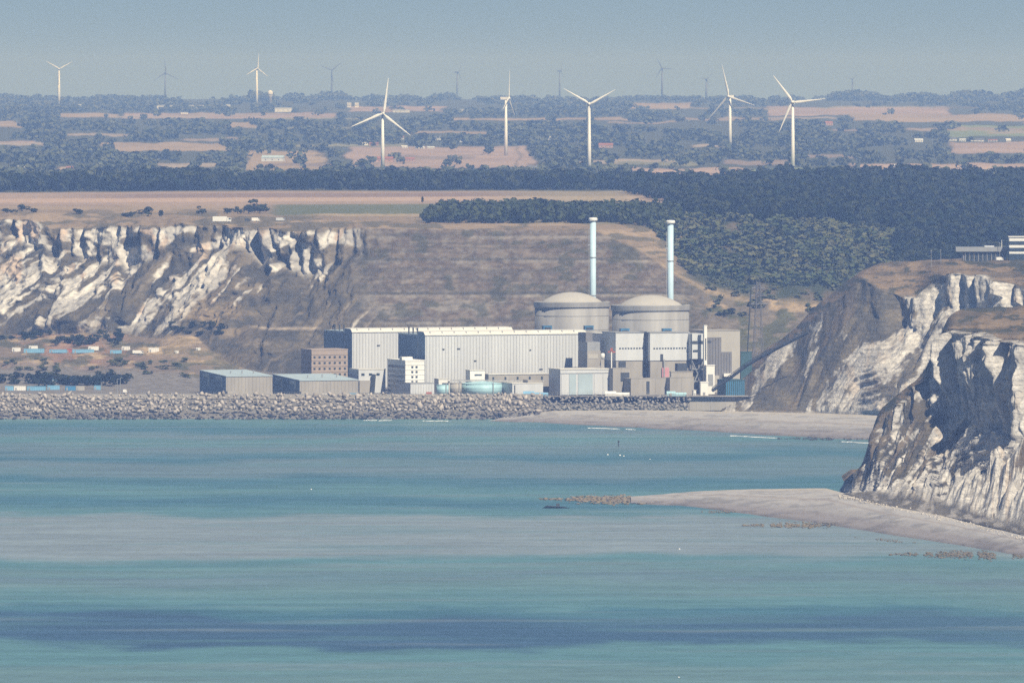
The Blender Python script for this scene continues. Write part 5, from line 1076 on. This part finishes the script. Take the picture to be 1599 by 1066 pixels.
for x, r_, w, h_, wm, rm, lab in ((570, 227, 9, 10, M_wallw, M_wallw, 'white gabled house at the end of the pink field'), (583, 228, 14, 7, M_brick, M_rooft, 'long red-brick farm building beside the white gabled house'), (610, 217, 5, 6, M_wallw, M_wallw, 'small white house behind the upright-bladed turbine'), (627, 218, 6, 6, M_wallw, M_rooft, 'white house with red roof in the trees beyond the pink field'), (632, 231, 9, 4, M_wallw, M_wallw, 'low white house at the pink field edge'), (656, 232, 14, 4, M_wallw, M_clad, 'long low white barn on the pink field edge'), (673, 232, 11, 4, M_wallw, M_clad, 'low white barn next to the long white barn'),
        (684, 219, 8, 7, M_wallw, M_slate, 'white house with slate roof amid the dark wood'), (716, 222, 26, 6, M_clad, M_slate, 'long pale farm shed amid the dark wood'), (750, 219, 12, 6, M_wallw, M_clad, 'pale house next to the edge-on turbine'), (774, 222, 9, 8, M_brick, M_rooft, 'brick house beside the edge-on turbine'),
        (832, 228, 8, 8, M_wallw, M_rooft, 'white house with red roof at the hamlet end'), (849, 219, 6, 6, M_wallw, M_clad, 'first small white cottage of the hamlet row'), (858, 219, 6, 6, M_wallw, M_wallw, 'second small white cottage of the hamlet row'), (873, 219, 6, 6, M_wallw, M_wallw, 'third small white cottage of the hamlet row'), (881, 219, 7, 7, M_wallw, M_wallw, 'largest white cottage closing the hamlet row'), (862, 233, 22, 6, M_clad, M_slate, 'wide grey barn in front of the hamlet cottages'), (946, 231, 22, 8, M_brick, M_rooft, 'red-roofed farmhouse beside the V-bladed turbine'),
        (1197, 218, 9, 7, M_brick, M_rooft, 'small pinkish house between the level-bladed and the slant-bladed turbine'), (1295, 196, 12, 7, M_brick, M_rooft, 'pinkish house amid the wood beyond the dense hill'), (1435, 222, 13, 6, M_wallw, M_clad, 'white house amid woods near the green meadow'), (1487, 220, 14, 6, M_wallw, M_slate, 'white house leading the row by the meadow'), (1503, 221, 10, 5, M_wallw, M_clad, 'bright white house second in the meadow row'), (1526, 221, 20, 5, M_wallw, M_slate, 'long white house in the meadow row'), (1550, 221, 14, 4, M_wallw, M_rooft, 'red-roofed white house in the meadow row'), (1575, 221, 8, 5, M_wallw, M_wallw, 'small bright white house ending the meadow row'),
        (1399, 261, 9, 5, M_wallw, M_clad, 'white farmhouse just behind the hill wood crest'), (33, 262, 12, 7, M_wallw, M_clad, 'white house just above the tree belt'), (112, 265, 18, 6, M_brick, M_rooft, 'red-roofed house half hidden by the tree belt'), (838, 266, 26, 8, M_clad, M_slate, 'wide grey barn behind the belt near the V-bladed turbine'), (988, 299, 5, 6, M_wallw, M_wallw, 'tiny white hut at the corner of the hill wood'), (425, 252, 34, 10, M_clad, M_teal, 'pale green-roofed barn in the tan field'), (600, 253, 26, 9, M_brick, M_rooft, 'red-roofed farm in the middle of the pink field'), (640, 252, 14, 7, M_brick, M_rooft, 'small brick farm annex in the pink field')):
    house(lab, x, r_, w, h_, wm, rm, gv, lo=8000 if r_ > 290 else 8800)
gs = 'pale sheds near the skyline'
for x, r_, w, h_, lab in ((272, 171, 56, 7, 'longest pale shed on the distant plain'), (316, 170, 20, 6, 'shorter pale shed beside the longest one'), (288, 178, 12, 3, 'small white shed before the pale sheds'), (356, 170, 6, 7, 'small white tower-like shed along the pink strip'), (442, 175, 26, 7, 'pale shed near the water tower'), (545, 168, 6, 8, 'white silo-like shed leading a close pair of silos'), (557, 168, 6, 8, 'white silo-like shed closing the pair of silos'), (625, 176, 24, 5, 'white shed beside the upright-bladed turbine hub'), (726, 173, 14, 3, 'low pale shed near the faint slender turbine'), (125, 172, 4, 9, 'narrow white silo at the tan strip')):
    house(lab, x, r_, w, h_, M_wallw, M_clad, gs, 'farm_shed', True)
Y = depth_for_row(422, 168, 15000, 23000); t = thing('water_tower', 'pale round-topped water tower on the distant skyline', 'water tower', (PX(422, Y), Y, ground(422, Y) - .5)); h = ZZ(141, Y) - ground(422, Y)
MB().lathe([(4.2, 0), (3.6, h * .62), (5.6, h * .72)], 24).build('shaft', M_conc, t, True); MB().lathe([(5.6, h * .721), (6.2, h * .8), (5.6, h * .94), (2.5, h), (.1, h + .6)], 24).build('bowl', M_wallw, t, True)

# ================================================================== ON THE WATER
for x, y, r_, lab, red in ((949, 710, .9, 'white mooring buoy floating apart in the bay', 0), (968, 711, 1.0, 'larger white buoy of the close pair in the bay', 0), (974, 712, .8, 'smaller white buoy of the close pair in the bay', 0), (486, 764, .7, 'tiny white buoy far out from the breakwater', 0), (1061, 857, .7, 'tiny white buoy off the shingle spit', 0), (1060, 1057, .5, 'tiny white buoy in the open foreground water', 0), (1015, 717, .6, 'faint white buoy beyond the close pair', 0)):
    Y = YZ(y, 0); r_ *= .65; t = thing('buoy', lab, 'buoy', (PX(x, Y), Y, 0)); MB().lathe([(.1, -r_ * .5), (r_ * .8, -r_ * .3), (r_, .2 * r_), (r_ * .7, r_ * .8), (.15, r_)], 14).build('float', M_white, t, True); MB().lathe([(.08, r_ * .98), (.08, r_ * 1.5), (.2, r_ * 1.55), (.2, r_ * 1.75)], 8).build('top_mark', M_dk, t)
Y = YZ(697, 0); t = thing('marker_post', 'thin dark marker post standing in the bay water', 'marker', (PX(966, Y), Y, -1)); MB().lathe([(.35, 0), (.3, 3.8)], 8).build('post', M_dk, t); MB().lathe([(.6, 3.81), (.6, 4.6), (.1, 5)], 8).build('head', M_dk, t)
Y = YZ(793, 0); t = thing('wreck', 'dark low wreck awash beside the reef tip', 'wreck', (PX(868, Y), Y, -.4))
hw = PX(890, Y) - PX(868, Y)
MB().add([(-hw, 0, .2), (-hw * .7, -1.4, 1.6), (-hw * .2, -1.7, 1.3), (hw * .4, -1.5, 1.2), (hw, 0, .5), (hw * .4, 1.5, 1.2), (-hw * .2, 1.7, 1.3), (-hw * .7, 1.4, 1.6), (-hw * .6, 0, 1.9), (0, 0, 1.5), (hw * .6, 0, 1.2), (0, 0, -.6)],
    [(0, 1, 8), (0, 8, 7), (1, 2, 9, 8), (7, 8, 9, 6), (2, 3, 10, 9), (6, 9, 10, 5), (3, 4, 10), (5, 10, 4), (0, 11, 2, 1), (2, 11, 4, 3), (0, 7, 6, 11), (6, 5, 4, 11)]).build('hull', M_dk, t)
MB().prism([(-.9, 1.3), (-.7, 3.0), (.7, 2.8), (.9, 1.3)], .2, 2.0).build('deckhouse', M_dk, t)
